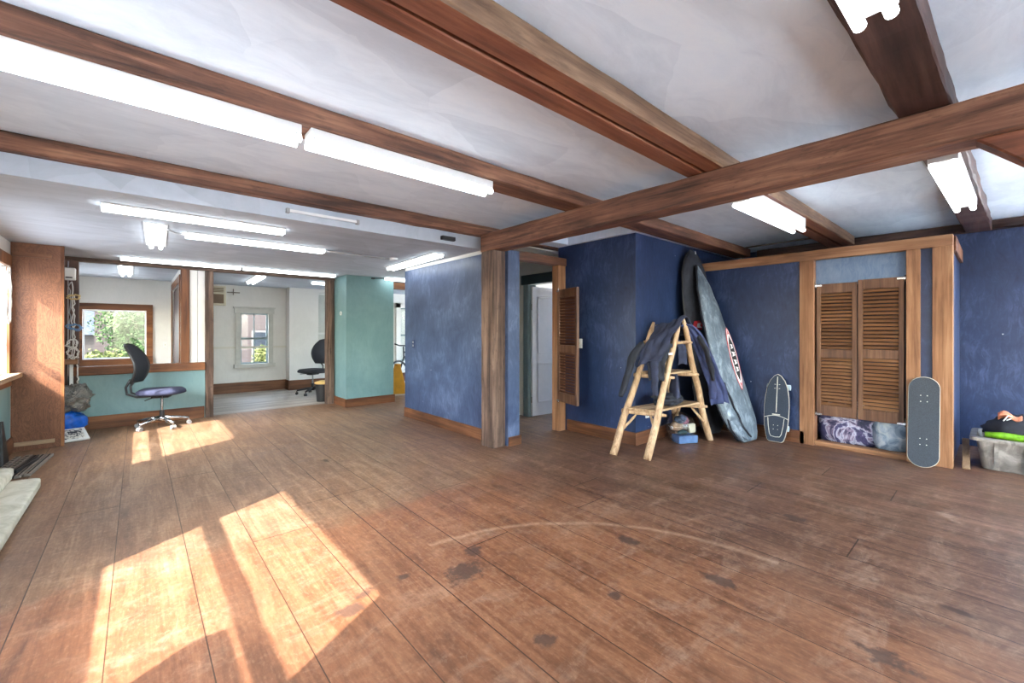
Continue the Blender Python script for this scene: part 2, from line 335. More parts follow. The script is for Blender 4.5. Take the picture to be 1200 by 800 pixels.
# ------------------------------------------------------------------ mesh building
W = {}
class MB:
    def __init__(s): s.v = []; s.f = []
    def add(s, vs, fs):
        b = len(s.v); s.v += [V3(p) for p in vs]; s.f += [tuple(b+i for i in f) for f in fs]; return s
    def box(s, x0, x1, y0, y1, z0, z1):
        return s.add([(x0,y0,z0),(x1,y0,z0),(x1,y1,z0),(x0,y1,z0),(x0,y0,z1),(x1,y0,z1),(x1,y1,z1),(x0,y1,z1)],
                     [(0,3,2,1),(4,5,6,7),(0,1,5,4),(1,2,6,5),(2,3,7,6),(3,0,4,7)])
    def obox(s, c, ax, h):
        c = V3(c); vs = []
        for k in (-1, 1):
            for (i, j) in ((-1,-1),(1,-1),(1,1),(-1,1)):
                vs.append(c + ax[0]*(i*h[0]) + ax[1]*(j*h[1]) + ax[2]*(k*h[2]))
        return s.add(vs, [(0,3,2,1),(4,5,6,7),(0,1,5,4),(1,2,6,5),(2,3,7,6),(3,0,4,7)])
    def bar(s, p, q, w, h, up=(0,0,1)):
        p, q = V3(p), V3(q); d = (q-p); L = d.length; d.normalize(); up = V3(up)
        if abs(d.dot(up)) > .98: up = V3((1,0,0))
        sx = d.cross(up).normalized(); uy = sx.cross(d).normalized()
        return s.obox((p+q)/2, (sx, uy, d), (w/2, h/2, L/2))
    def tube(s, pts, r, n=8, cap=True, closed=False, squash=1.0, jit=0):
        pts = [V3(p) for p in pts]; m = len(pts)
        rs = r if isinstance(r, (list, tuple)) else [r]*m
        b = len(s.v); prev = None
        for i, p in enumerate(pts):
            if closed: d = (pts[(i+1) % m]-pts[i-1])
            else: d = pts[min(i+1, m-1)]-pts[max(i-1, 0)]
            d = d.normalized() if d.length > 1e-9 else V3((0,0,1))
            if prev is None:
                a = V3((0,0,1)) if abs(d.z) < .9 else V3((1,0,0)); u = d.cross(a).normalized()
            else:
                u = prev - d*prev.dot(d); u = u.normalized() if u.length > 1e-6 else d.orthogonal().normalized()
            prev = u; w = d.cross(u)
            for k in range(n):
                a = 2*pi*k/n
                rr = rs[i]*(1+jit*noise.noise(p*9+V3((k*1.7,0,0))))
                s.v.append(p + u*(cos(a)*rr) + w*(sin(a)*rr*squash))
        R = m if closed else m-1
        for i in range(R):
            for k in range(n):
                a, c = b+i*n+k, b+i*n+(k+1) % n
                i2 = (i+1) % m
                s.f.append((a, c, b+i2*n+(k+1) % n, b+i2*n+k))
        if cap and not closed:
            s.f.append(tuple(b+k for k in reversed(range(n)))); s.f.append(tuple(b+(m-1)*n+k for k in range(n)))
        return s
    def cyl(s, p, q, r, n=16): return s.tube([p, q], r, n)
    def lathe(s, c, prof, n=20):
        c = V3(c); b = len(s.v)
        for (r, z) in prof:
            for k in range(n): s.v.append(c+V3((cos(2*pi*k/n)*r, sin(2*pi*k/n)*r, z)))
        for i in range(len(prof)-1):
            for k in range(n): s.f.append((b+i*n+k, b+i*n+(k+1) % n, b+(i+1)*n+(k+1) % n, b+(i+1)*n+k))
        s.f.append(tuple(b+k for k in reversed(range(n)))); s.f.append(tuple(b+(len(prof)-1)*n+k for k in range(n)))
        return s
    def prism(s, out, o, ux, uy, un, t):
        o, ux, uy, un = V3(o), V3(ux), V3(uy), V3(un); n = len(out); b = len(s.v)
        for k in (0, 1):
            for (x, y) in out: s.v.append(o+ux*x+uy*y+un*(t*k))
        s.f.append(tuple(b+i for i in reversed(range(n)))); s.f.append(tuple(b+n+i for i in range(n)))
        for i in range(n): s.f.append((b+i, b+(i+1) % n, b+n+(i+1) % n, b+n+i))
        return s
    def blob(s, c, r, jit=.15, fr=3.0, nu=20, nv=12, seed=0, flat=None):
        c = V3(c); b = len(s.v); sd = V3((seed*3.1, seed*1.7, seed))
        for i in range(nv+1):
            th = pi*i/nv
            for k in range(nu):
                a = 2*pi*k/nu; d = V3((sin(th)*cos(a), sin(th)*sin(a), cos(th)))
                q = 1+jit*(noise.noise(d*fr*.5+sd)*1.4+noise.noise(d*fr*1.7+sd)*.6)
                q += jit*.55*(abs(noise.noise(d*fr*2.3+sd*2))-.25)
                p = c+V3((d.x*r[0]*q, d.y*r[1]*q, d.z*r[2]*q))
                if flat is not None: p.z = max(p.z, flat)
                s.v.append(p)
        for i in range(nv):
            for k in range(nu): s.f.append((b+i*nu+k, b+(i+1)*nu+k, b+(i+1)*nu+(k+1) % nu, b+i*nu+(k+1) % nu))
        return s
    def grid(s, fn, nu, nv):
        b = len(s.v)
        for i in range(nu+1):
            for j in range(nv+1): s.v.append(V3(fn(i/nu, j/nv)))
        for i in range(nu):
            for j in range(nv):
                a = b+i*(nv+1)+j; s.f.append((a, a+nv+1, a+nv+2, a+1))
        return s
    def beam(s, p, q, w, h, n=24, jit=.006, ch=.008, seed=0):
        """hewn timber from p to q (centre line); w horizontal, h vertical, slightly irregular"""
        p, q = V3(p), V3(q); d = (q-p).normalized(); up = V3((0,0,1))
        if abs(d.z) > .9: up = V3((0,1,0))
        sx = d.cross(up).normalized(); uy = sx.cross(d).normalized(); b = len(s.v)
        a, c = w/2, h/2
        sec = [(-a+ch,-c),(a-ch,-c),(a,-c+ch),(a,c-ch),(a-ch,c),(-a+ch,c),(-a,c-ch),(-a,-c+ch)]
        for i in range(n+1):
            o = p.lerp(q, i/n)
            for k, (x, y) in enumerate(sec):
                j = V3((noise.noise(V3((i*.45+seed*7, k//2*3.3, 1))), noise.noise(V3((i*.45+seed*7, k//2*3.3, 9))), 0))
                s.v.append(o+sx*(x+j.x*jit)+uy*(y+j.y*jit))
        for i in range(n):
            for k in range(8): s.f.append((b+i*8+k, b+i*8+(k+1) % 8, b+(i+1)*8+(k+1) % 8, b+(i+1)*8+k))
        s.f.append(tuple(b+k for k in reversed(range(8)))); s.f.append(tuple(b+n*8+k for k in range(8)))
        return s
    def build(s, name, mat, parent=None, smooth=False, bevel=0, local=False, sub=0, solid=0, seg=2):
        me = bpy.data.meshes.new(name); o = bpy.data.objects.new(name, me); COL.objects.link(o)
        off = V3((0,0,0))
        if parent is not None:
            o.parent = parent; off = V3((0,0,0)) if local else W[parent.name]
            W[o.name] = off
        elif not local and s.v:
            xs = [v.x for v in s.v]; ys = [v.y for v in s.v]
            off = V3(((min(xs)+max(xs))/2, (min(ys)+max(ys))/2, min(v.z for v in s.v)))
            o.location = off; W[o.name] = off
        else: W[o.name] = V3((0,0,0))
        me.from_pydata([v-off for v in s.v], [], s.f)
        bm = bmesh.new(); bm.from_mesh(me); bmesh.ops.recalc_face_normals(bm, faces=bm.faces); bm.to_mesh(me); bm.free()
        me.materials.append(M[mat] if isinstance(mat, str) else mat)
        if smooth:
            for p in me.polygons: p.use_smooth = True
        if solid:
            md = o.modifiers.new('thickness', 'SOLIDIFY'); md.thickness = solid; md.offset = 0
        if bevel:
            md = o.modifiers.new('bevel', 'BEVEL'); md.width = bevel; md.segments = seg; md.limit_method = 'ANGLE'; md.angle_limit = radians(40)
        if sub:
            md = o.modifiers.new('sub', 'SUBSURF'); md.levels = sub; md.render_levels = sub
        return o

def tag(o, label, cat, group=None):
    o['label'] = label; o['category'] = cat
    if group: o['group'] = group
    return o
def thing(name, label, cat, loc=(0,0,0), rotz=0, group=None):
    o = bpy.data.objects.new(name, None); COL.objects.link(o); o.location = loc; o.rotation_euler = (0, 0, rotz)
    o.empty_display_size = .1; W[o.name] = V3(loc)
    return tag(o, label, cat, group)
def struct(name, mb, mat, bevel=0, parent=None, smooth=False):
    s = mb
    me = bpy.data.meshes.new(name); o = bpy.data.objects.new(name, me); COL.objects.link(o)
    W[o.name] = V3((0,0,0))
    if parent is not None: o.parent = parent
    else: o['kind'] = 'structure'
    me.from_pydata(s.v, [], s.f)
    bm = bmesh.new(); bm.from_mesh(me); bmesh.ops.recalc_face_normals(bm, faces=bm.faces); bm.to_mesh(me); bm.free()
    me.materials.append(M[mat])
    if bevel:
        md = o.modifiers.new('bevel', 'BEVEL'); md.width = bevel; md.segments = 2; md.limit_method = 'ANGLE'
    return o
def dup(root, loc, rotz, label, group=None):
    r = root.copy(); COL.objects.link(r); r.location = loc; r.rotation_euler = (0, 0, rotz); r['label'] = label
    if group: r['group'] = group
    for ch in list(root.children):
        c = ch.copy(); COL.objects.link(c); c.parent = r
        for g in ch.children:
            d = g.copy(); COL.objects.link(d); d.parent = c
    return r
B = lambda *a: MB().box(*a)

# helper: wall as one slab with rectangular openings (axis 'x': wall plane X const, spans Y) built as a clean grid
def wall_with_holes(axis, t0, t1, a0, a1, z0, z1, holes):
    ac = sorted({a0, a1, *[h[0] for h in holes], *[h[1] for h in holes]}); zc = sorted({z0, z1, *[h[2] for h in holes], *[h[3] for h in holes]})
    solid = {}
    for i in range(len(ac)-1):
        for j in range(len(zc)-1):
            am, zm = (ac[i]+ac[i+1])/2, (zc[j]+zc[j+1])/2
            solid[i, j] = not any(h[0] < am < h[1] and h[2] < zm < h[3] for h in holes)
    mb = MB(); idx = {}
    def vid(i, j, k):
        key = (i, j, k)
        if key not in idx:
            t = (t0, t1)[k]; idx[key] = len(mb.v)
            mb.v.append(V3((t, ac[i], zc[j])) if axis == 'x' else V3((ac[i], t, zc[j])))
        return idx[key]
    for (i, j), sd in solid.items():
        if not sd: continue
        for k in (0, 1): mb.f.append((vid(i,j,k), vid(i+1,j,k), vid(i+1,j+1,k), vid(i,j+1,k)))
        for (di, dj, e) in ((-1,0,((i,j),(i,j+1))), (1,0,((i+1,j),(i+1,j+1))), (0,-1,((i,j),(i+1,j))), (0,1,((i,j+1),(i+1,j+1)))):
            if not solid.get((i+di, j+dj), False):
                (p, q) = e; mb.f.append((vid(*p,0), vid(*q,0), vid(*q,1), vid(*p,1)))
    return mb

# ------------------------------------------------------------------ room shell
struct('floor', B(-1.15, 7.0, -3.15, 7.68, -.12, 0), 'floor')
struct('floor_back', B(-1.15, 7.0, 7.68, 10.4, -.12, 0), 'backfloor')
struct('ceiling', B(-1.15, 7.0, -3.15, 3.88, 2.42, 2.56), 'ceil')
low = MB().prism([(-1.15, 3.88), (3.10, 3.88), (3.10, 5.8), (7.0, 5.8), (7.0, 10.4), (-1.15, 10.4)], (0,0,2.18), (1,0,0), (0,1,0), (0,0,1), .38)
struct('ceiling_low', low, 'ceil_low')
struct('ceiling_hall', B(3.10, 7.0, 3.88, 5.8, 2.30, 2.56), 'cream')
# left wall with two window openings
struct('wall_left', wall_with_holes('x', -1.15, -1.0, -3.15, 7.60, 0, 2.56, [(.79, 2.64, .82, 1.91), (4.745, 6.62, .82, 1.91)]), 'white')
struct('wall_left_back', wall_with_holes('x', -1.15, -1.0, 7.60, 10.2, 0, 2.18, [(8.5, 9.3, 1.0, 1.8)]), 'white')
struct('wall_left_dado', B(-1.0, -.985, 2.9, 6.70, .16, .69), 'teal')
struct('wall_rear', wall_with_holes('y', -3.15, -3.0, -1.0, 6.85, 0, 2.56, [(-.8, 1.9, .3, 2.25), (2.2, 4.6, .3, 2.25), (4.8, 6.7, .3, 2.25)]), 'white')
struct('wall_right', wall_with_holes('x', 6.85, 7.0, -3.15, 2.62, 0, 2.56, [(-2.8, -.7, .4, 2.2)]), 'blue')
struct('wall_right_hall', wall_with_holes('x', 6.85, 7.0, 2.77, 10.2, 0, 2.42, [(3.0, 5.6, .3, 2.1), (6.2, 9.6, .5, 2.0)]), 'cream')
# blue partition left of the doorway
struct('wall_partition_blue', MB().prism([(3.025,3.51),(3.19,3.51),(3.19,5.78),(2.97,5.78),(2.97,3.775),(3.025,3.775)], (0,0,0), (1,0,0), (0,1,0), (0,0,1), 2.135), 'blue_lit')
struct('trim_1', B(2.975, 3.10, 3.80, 5.78, 2.135, 2.18), 'white')
# blue wall block right of the doorway (L shape), with a white strip above
Lout = [(4.10,3.76),(4.10,2.62),(6.98,2.62),(6.98,2.77),(4.25,2.77),(4.25,3.76)]
struct('wall_corner_blue', MB().prism(Lout, (0,0,0), (1,0,0), (0,1,0), (0,0,1), 2.33), 'blue')
struct('ceiling_corner', MB().prism([(3.20,3.55),(3.20,3.76),(4.25,3.76),(4.25,2.77),(6.85,2.77),(6.85,2.555),(4.05,2.555),(4.05,3.55)], (0,0,2.33), (1,0,0), (0,1,0), (0,0,1), .09), 'ceil')
# inner hall: wall carrying the white door
struct('wall_hall_inner', wall_with_holes('x', 4.30, 4.42, 3.77, 5.8, 0, 2.30, [(3.80, 4.53, 0, 1.93)]), 'cream')
struct('wall_hall_far', B(3.10, 6.85, 5.78, 5.92, 0, 2.30), 'cream')
# far back rooms
struct('wall_back', wall_with_holes('y', 10.2, 10.35, -1.15, 7.0, 0, 2.2, [(-.70, .12, .77, 1.62), (1.58, 2.08, .58, 1.62)]), 'white')
struct('wall_jog', wall_with_holes('y', 9.9, 10.2, 2.42, 7.0, 0, 2.18, [(3.0, 4.4, .3, 2.1), (4.95, 5.6, .5, 1.84)]), 'white')
divider = wall_with_holes('x', .47, .55, 7.74, 10.2, 0, 2.18, [(7.95, 9.75, 0, 2.0)])
struct('wall_divider', divider, 'white')
# teal column and the half-wall under the inner window opening
struct('wall_column_teal', B(2.58, 3.41, 7.07, 7.80, 0, 2.18), 'teal')
struct('wall_half_teal', B(-1.0, .75, 7.62, 7.74, 0, .69), 'teal')
struct('trim_3', B(3.41, 4.6, 7.30, 7.45, 2.03, 2.15), 'sashX')
bp = MB()
NBO = 2
for k in range(NBO):
    w_ = (.745-.56)/NBO; bp.box(.56+k*w_+.002, .56+(k+1)*w_-.002, 7.645, 7.70, .80, 2.14)
tag(bp.build('board_panel', 'white', bevel=.004), 'narrow white vertical board panel between two brown posts of the inner window wall', 'panel')

# baseboards
def baseb(name, *a, mat='baseX'): return struct(name, B(*a), mat, bevel=.004)
baseb('baseboard_partition', 2.952, 2.97, 3.80, 5.78, 0, .135, mat='baseY')
baseb('baseboard_stub', 3.025, 3.205, 3.492, 3.51, 0, .10)
baseb('baseboard_corner_left', 4.08, 4.10, 2.60, 3.60, 0, .14, mat='baseY')
baseb('baseboard_corner', 4.10, 5.56, 2.60, 2.62, 0, .14)
baseb('baseboard_closet', 5.56, 5.58, 1.42, 2.60, 0, .14, mat='baseY')
baseb('baseboard_column_left', 2.56, 2.58, 7.05, 7.62, 0, .135, mat='baseY')
baseb('baseboard_column', 2.56, 3.43, 7.05, 7.07, 0, .135)
baseb('baseboard_half_wall', -.54, .73, 7.60, 7.62, 0, .165, mat='sashX')
baseb('baseboard_left', -.985, -.965, 2.9, 6.70, 0, .16, mat='baseY')
baseb('baseboard_back', .60, 2.42, 10.18, 10.2, 0, .21)
baseb('baseboard_jog', 2.40, 2.42, 9.88, 10.18, 0, .21, mat='baseY')
baseb('baseboard_jog_front', 2.42, 6.8, 9.88, 9.9, 0, .21)
struct('trim_4', B(.60, 2.42, 10.19, 10.2, .90, .94), 'cream')

# ------------------------------------------------------------------ windows
def window(name, axis, plane, a0, a1, z0, z1, mat, depth=.04, rails=(), muls=(), fw=.05, casing=0, cmat=None, inner=-1, sashm=None, sill=None):
    """frame, bars and pane in a wall opening"""
    def bx(a_, b_, c_, d_, t0, t1):
        return (t0, t1, a_, b_, c_, d_) if axis == 'x' else (a_, b_, t0, t1, c_, d_)
    mb = MB()
    t0, t1 = plane-depth/2, plane+depth/2
    for q in (bx(a0, a0+fw, z0, z1, t0, t1), bx(a1-fw, a1, z0, z1, t0, t1), bx(a0+fw, a1-fw, z0, z0+fw, t0, t1), bx(a0+fw, a1-fw, z1-fw, z1, t0, t1)): mb.box(*q)
    root = struct(name, mb, mat)
    for (zr, h) in rails:
        o = struct('rail', B(*bx(a0+fw, a1-fw, zr-h/2, zr+h/2, t0, t1)), mat, parent=root)
    for (am, w) in muls:
        struct('muntin', B(*bx(am-w/2, am+w/2, z0+fw, z1-fw, plane-depth*.35, plane+depth*.35)), mat, parent=root)
    struct('pane', B(*bx(a0+fw, a1-fw, z0+fw, z1-fw, plane-.003, plane+.003)), 'glass', parent=root)
    return root
# sun windows in the left wall
w1 = window('window_1', 'x', -1.10, .79, 2.64, .82, 1.91, 'sashY', rails=((1.385, .07),), fw=.015, depth=.03)
w2 = window('window_2', 'x', -1.10, 4.745, 6.62, .82, 1.91, 'sashY', rails=((1.18, .06),), fw=.015, depth=.03)
struct('infill', B(-1.14, -1.02, .79, 1.40, .82, 1.24), 'white', parent=w1)
cs = MB().box(-1.0, -.975, 6.62, 6.71, .72, 2.0).box(-1.0, -.975, 4.66, 4.745, .72, 2.0).box(-1.0, -.97, 4.66, 6.71, 1.91, 2.03)
struct('casing', cs, 'sashZ', .003, parent=w2)
struct('sill', B(-1.1, -.90, 4.60, 6.715, .775, .82), 'greyY', .005, parent=w2)
struct('apron', B(-1.0, -.975, 4.66, 6.71, .69, .775), 'sashY', .003, parent=w2)
cs = MB().box(-1.0, -.975, 2.64, 2.73, .72, 2.0).box(-1.0, -.97, .70, 2.73, 1.91, 2.03)
struct('casing', cs, 'sashZ', .003, parent=w1)
struct('sun_blocker', B(-3.5, 8.5, -4.6, -3.15, 2.42, 2.54), 'white')  # added out of view to keep direct sun off the rear windows
window('window_14', 'x', 6.93, -2.8, -.7, .4, 2.2, 'sashY', muls=((-1.8, .05),), fw=.05)  # added out of view for fill light from the right
# unseen rear wall and side windows, added to bring in fill daylight
for i, (a, b) in enumerate(((-.8, 1.9), (2.2, 4.6), (4.8, 6.7))):
    window('window_%d' % (4+i), 'y', -3.08, a, b, .3, 2.25, 'sashX', muls=(((a+b)/2, .05),), fw=.05)
window('window_7', 'x', 6.92, 3.0, 5.6, .3, 2.1, 'wpl', muls=((4.3, .05),))  # unseen opening added to light the inner hall
window('window_16', 'x', 6.92, 6.2, 9.6, .5, 2.0, 'wpl', muls=((7.9, .05),))  # unseen opening added to brighten the back rooms
window('window_8', 'x', -1.10, 8.5, 9.3, 1.0, 1.8, 'wpl')  # unseen opening added to brighten the left back room
# big fixed window seen through the inner opening
wb = window('window_9', 'y', 10.28, -.70, .12, .77, 1.62, 'wpl', fw=.02, depth=.03)
cs = MB().box(-.80, .21, 10.17, 10.2, 1.62, 1.73).box(.12, .21, 10.17, 10.2, .77, 1.62).box(-.80, -.70, 10.17, 10.2, .77, 1.62).box(-.80, .21, 10.15, 10.2, .66, .77)
struct('casing', cs, 'sashX', .003, parent=wb)
# double-hung window
wf = window('window_10', 'y', 10.26, 1.58, 2.08, .58, 1.62, 'tealtrim', rails=((1.10, .04),), muls=((1.83, .018),), fw=.025, depth=.04)
cs = MB().box(1.49, 1.58, 10.17, 10.2, .52, 1.62).box(2.08, 2.17, 10.17, 10.2, .52, 1.62).box(1.47, 2.19, 10.16, 10.2, 1.62, 1.72).box(1.45, 2.21, 10.14, 10.2, 1.72, 1.75).box(1.46, 2.20, 10.13, 10.2, .50, .58)
struct('casing', cs, 'casing', .003, parent=wf)
window('window_15', 'y', 10.02, 3.0, 4.4, .3, 2.1, 'wpl', rails=((1.2, .04),), fw=.03)  # hidden by the teal column, added to brighten the right back room
wg = window('window_11', 'y', 10.02, 4.95, 5.6, .5, 1.84, 'tealtrim', rails=((1.15, .04),), fw=.03)
struct('casing', MB().box(4.83, 4.95, 9.86, 9.9, .45, 1.95).box(4.83, 5.7, 9.86, 9.9, 1.84, 1.95), 'white', .003, parent=wg)

# inner window wall: header, sill, posts (structure-like timber, each one a thing)
def timber(name, p, q, w, h, mat, label, cat='beam', n=24, jit=.005, seed=0, group=None, ch=.008):
    o = MB().beam(p, q, w, h, n, jit, ch, seed).build(name, mat); return tag(o, label, cat, group)
timber('header_beam', (-.98, 7.66, 2.155), (2.60, 7.66, 2.155), .12, .05, 'postX', 'dark wooden header running above the inner window wall and its posts', seed=1)
timber('window_ledge', (-.64, 7.655, .745), (.735, 7.655, .745), .16, .11, 'sashX', 'brown wooden ledge capping the teal half wall behind the office chair', 'ledge', jit=.002, seed=2)
timber('wooden_post', (-.60, 7.655, 0), (-.60, 7.655, 2.128), .09, .09, 'dkZ', 'reddish brown post at the left end of the inner window opening, beside the cables', 'post', jit=.002, seed=3)
timber('wooden_post', (.51, 7.655, .802), (.51, 7.655, 2.128), .10, .09, 'sashZ', 'lighter brown post standing on the ledge left of the white board panel', 'post', jit=.003, seed=4)
timber('wooden_post', (.79, 7.655, 0), (.79, 7.655, 2.128), .10, .12, 'postZ', 'dark hewn post at the right end of the teal half wall', 'post', seed=5)
timber('wooden_post', (2.505, 7.655, 0), (2.505, 7.655, 2.128), .125, .12, 'postZ', 'dark hewn post standing against the left face of the teal column', 'post', seed=6)
# cased doorway in the divider, dark door closed in it
dv = struct('door_1', B(.485, .535, 8.0, 9.70, 0, 1.95), 'dkZ')
struct('casing', MB().box(.455, .47, 7.86, 7.96, 0, 2.08).box(.455, .47, 9.73, 9.84, 0, 2.08).box(.455, .47, 7.96, 9.73, 1.97, 2.08), 'sashZ', .003, parent=dv)

# ------------------------------------------------------------------ main timber frame
timber('main_post', (2.93, 3.65, 0), (2.93, 3.65, 2.118), .175, .21, 'postZ', 'thick hewn corner post holding up the long cross beam', 'post', 30, .007, 11)
timber('cross_beam', (2.93, 3.76, 2.215), (2.93, -2.95, 2.215), .18, .19, 'beamY', 'long hewn cross beam resting on the thick corner post', 'beam', 60, .008, 12)
timber('ceiling_beam', (-1.0, 3.865, 2.365), (4.55, 3.80, 2.365), .10, .11, 'beamX', 'dark ceiling beam farthest from the viewer, over the doorway header', 'beam', 50, .006, 13)
timber('ceiling_beam', (-1.0, 2.43, 2.365), (6.55, 2.43, 2.365), .21, .11, 'beamX', 'ceiling beam with the long double fluorescent light fixed under it', 'beam', 60, .006, 14)
cb = thing('ceiling_beam', 'broad reddish double ceiling beam with a dark seam down its middle', 'beam', (2.7, 1.29, 2.31))
MB().beam((-1.0, 1.362, 2.365), (6.6, 1.362, 2.365), .115, .11, 60, .004, .006, 15).build('beam_half', 'redX', cb)
bh = MB().beam((-1.0, 1.235, 2.365), (6.6, 1.22, 2.365), .118, .11, 60, .005, .008, 16).build('beam_half', 'redX', cb)
bh.data.materials.append(M['rawX'])
for p in bh.data.polygons:
    if p.normal.y < -.4 : p.material_index = 1
timber('ceiling_beam', (-.9, .335, 2.365), (6.75, .135, 2.365), .19, .11, 'dkX', 'dark purplish brown ceiling beam at the right, two lights under it', 'beam', 60, .012, 17)
timber('wall_beam', (6.79, -2.9, 2.37), (6.79, 2.3, 2.37), .12, .09, 'dkY', 'dark beam along the top of the right-hand blue wall', 'beam', 40, .004, 18)
timber('diagonal_brace', (2.93, .03, 2.16), (2.93, -.525, 1.63), .12, .11, 'redY', 'short diagonal brace slanting down from the cross beam at the right edge', 'brace', 12, .004, 19)
timber('support_post', (2.93, -.62, 0), (2.93, -.62, 2.118), .17, .17, 'postZ', 'hewn post under the cross beam beyond the right edge', 'post', 20, .006, 20)
# doorway
timber('doorway_header', (3.19, 3.68, 2.125), (4.245, 3.68, 2.125), .12, .10, 'beamX', 'short wooden header over the doorway beside the corner post', 'beam', 14, .004, 21)
dp = timber('doorway_post', (4.02, 3.68, 0), (4.02, 3.68, 2.075), .13, .12, 'trimZ', 'squared brown post at the right side of the doorway, louvred shutter hung on it', 'post', 16, .003, 22)
# dark vent + steel rail on the step between the ceilings
tag(B(2.40, 2.56, 3.83, 3.88, 2.215, 2.255).build('ceiling_vent', 'black', bevel=.004), 'small black vent on the ceiling step near the corner post', 'vent')
rail = thing('conduit_rail', 'thin grey metal rail fixed to the ceiling step behind the dark beam', 'rail', (1.25, 3.86, 2.2))
MB().bar((.92, 3.855, 2.245), (1.52, 3.855, 2.245), .02, .022).build('rail_bar', 'fixture', rail)
for x in (.93, 1.51): MB().box(x-.012, x+.012, 3.84, 3.88, 2.225, 2.262).build('bracket', 'holder', rail)

# ------------------------------------------------------------------ fluorescent fixtures
def fixture(label, p0, p1, z, w=.12, group='fluorescent lights on the ceiling', housing_h=.05, ztop=None, tubes=2):
    p0, p1 = V3((p0[0], p0[1], 0)), V3((p1[0], p1[1], 0)); d = (p1-p0); L = d.length; d.normalize(); s = V3((d.y, -d.x, 0)); up = V3((0,0,1))
    c = (p0+p1)/2; r = thing('fluorescent_light', label, 'light', (c.x, c.y, z), 0, group)
    zb = z; zt = ztop if ztop else z+housing_h+.03
    zh = zb+.034
    MB().obox(V3((c.x, c.y, (zh+zt)/2)), (d, s, up), (L/2-.012, w*(.44 if ztop and ztop > 2.2 else .64), (zt-zh)/2)).build('housing', 'fixture', r, bevel=.004)
    for k in range(tubes):
        off = (k-(tubes-1)/2)*w*.60
        a = p0+s*off+d*.012; b = p1+s*off-d*.012
        MB().tube([V3((a.x, a.y, zb+.016)), V3((b.x, b.y, zb+.016))], .0185, 12).build('tube', 'tube', r, smooth=True)
    for e in (p0, p1):
        dd = d if e is p0 else -d; q = e+dd*.014
        for k in range(tubes):
            h = q+dd*.02+s*((k-(tubes-1)/2)*w*.60)
            MB().obox(V3((h.x, h.y, zb+.040)), (d, s, up), (.010, .016, .012)).build('lamp_holder', 'holder', r, bevel=.003)
    return r
fixture('long fluorescent light under the ceiling beam at upper left, left of the joint', (-.60, 2.41), (.645, 2.41), 2.225, .13, ztop=2.31)
fixture('long fluorescent light under the ceiling beam at upper left, right of the joint', (.665, 2.41), (1.90, 2.41), 2.225, .13, ztop=2.31)
fixture('fluorescent light on the low ceiling, nearest of the group over the office chair', (-.21, 4.32), (1.02, 4.32), 2.135, .12, ztop=2.18)
fixture('fluorescent light on the low ceiling with grey conduit leaving its right end', (.33, 5.06), (1.60, 5.06), 2.135, .12, ztop=2.18)
fixture('short fluorescent light turned lengthwise on the low ceiling, seen end on', (.115, 4.76), (.15, 6.0), 2.135, .13, ztop=2.18)
fixture('fluorescent light along the inner window wall, left half of the pair', (-.17, 7.18), (1.12, 7.18), 2.135, .10, ztop=2.18)
fixture('fluorescent light along the inner window wall, right half of the pair', (1.14, 7.18), (2.44, 7.18), 2.135, .10, ztop=2.18)
fixture('fluorescent light on the low ceiling beside the lighter blue partition', (2.70, 4.38), (2.77, 5.85), 2.135, .13, ztop=2.18)
fixture('fluorescent light under the reddish double beam, beyond the cross beam', (3.38, 1.27), (4.72, 1.25), 2.185, .14, ztop=2.31)
fixture('fluorescent light under the dark right-hand beam, beyond the cross beam', (3.55, .215), (5.02, .175), 2.215, .15, ztop=2.31)
fixture('fluorescent light under the dark right-hand beam at the top edge', (.50, .285), (1.76, .255), 2.215, .13, ztop=2.31)
fixture('fluorescent light on the low ceiling between teal column and blue partition', (3.20, 6.95), (4.45, 6.95), 2.135, .10, ztop=2.18)
fixture('fluorescent light in the left back room, seen through the inner window opening', (-.13, 8.1), (-.14, 9.35), 2.135, .14, ztop=2.18)
fixture('slanting fluorescent light in the right back room before the white window', (1.54, 8.0), (1.60, 9.3), 2.135, .13, ztop=2.18)
fixture('small fluorescent light in the right back room by the dark post', (2.45, 8.45), (2.95, 8.5), 2.135, .12, ztop=2.18)
cdt = thing('conduit', 'grey conduit with a junction box crossing the low ceiling', 'conduit', (2.1, 5.1, 2.16))
MB().tube([(1.61, 5.06, 2.165), (2.42, 5.08, 2.165)], .009, 8).build('pipe', 'holder', cdt, smooth=True)
MB().cyl((2.45, 5.08, 2.15), (2.45, 5.08, 2.18), .055, 16).build('junction_box', 'fixture', cdt)
cd2 = thing('conduit', 'short black cable between two fluorescent lights over the office chair', 'cable', (.27, 4.98, 2.16))
MB().tube([(.20, 4.90, 2.16), (.26, 4.95, 2.15), (.33, 5.04, 2.155)], .008, 8).build('cable', 'holder', cd2, smooth=True)

tag(MB().tube([(6.3, 1.46, 2.408), (6.35, 2.4, 2.408)], .011, 8).build('ceiling_conduit', 'steel', smooth=True), 'thin dark conduit on the ceiling above the closet', 'conduit')
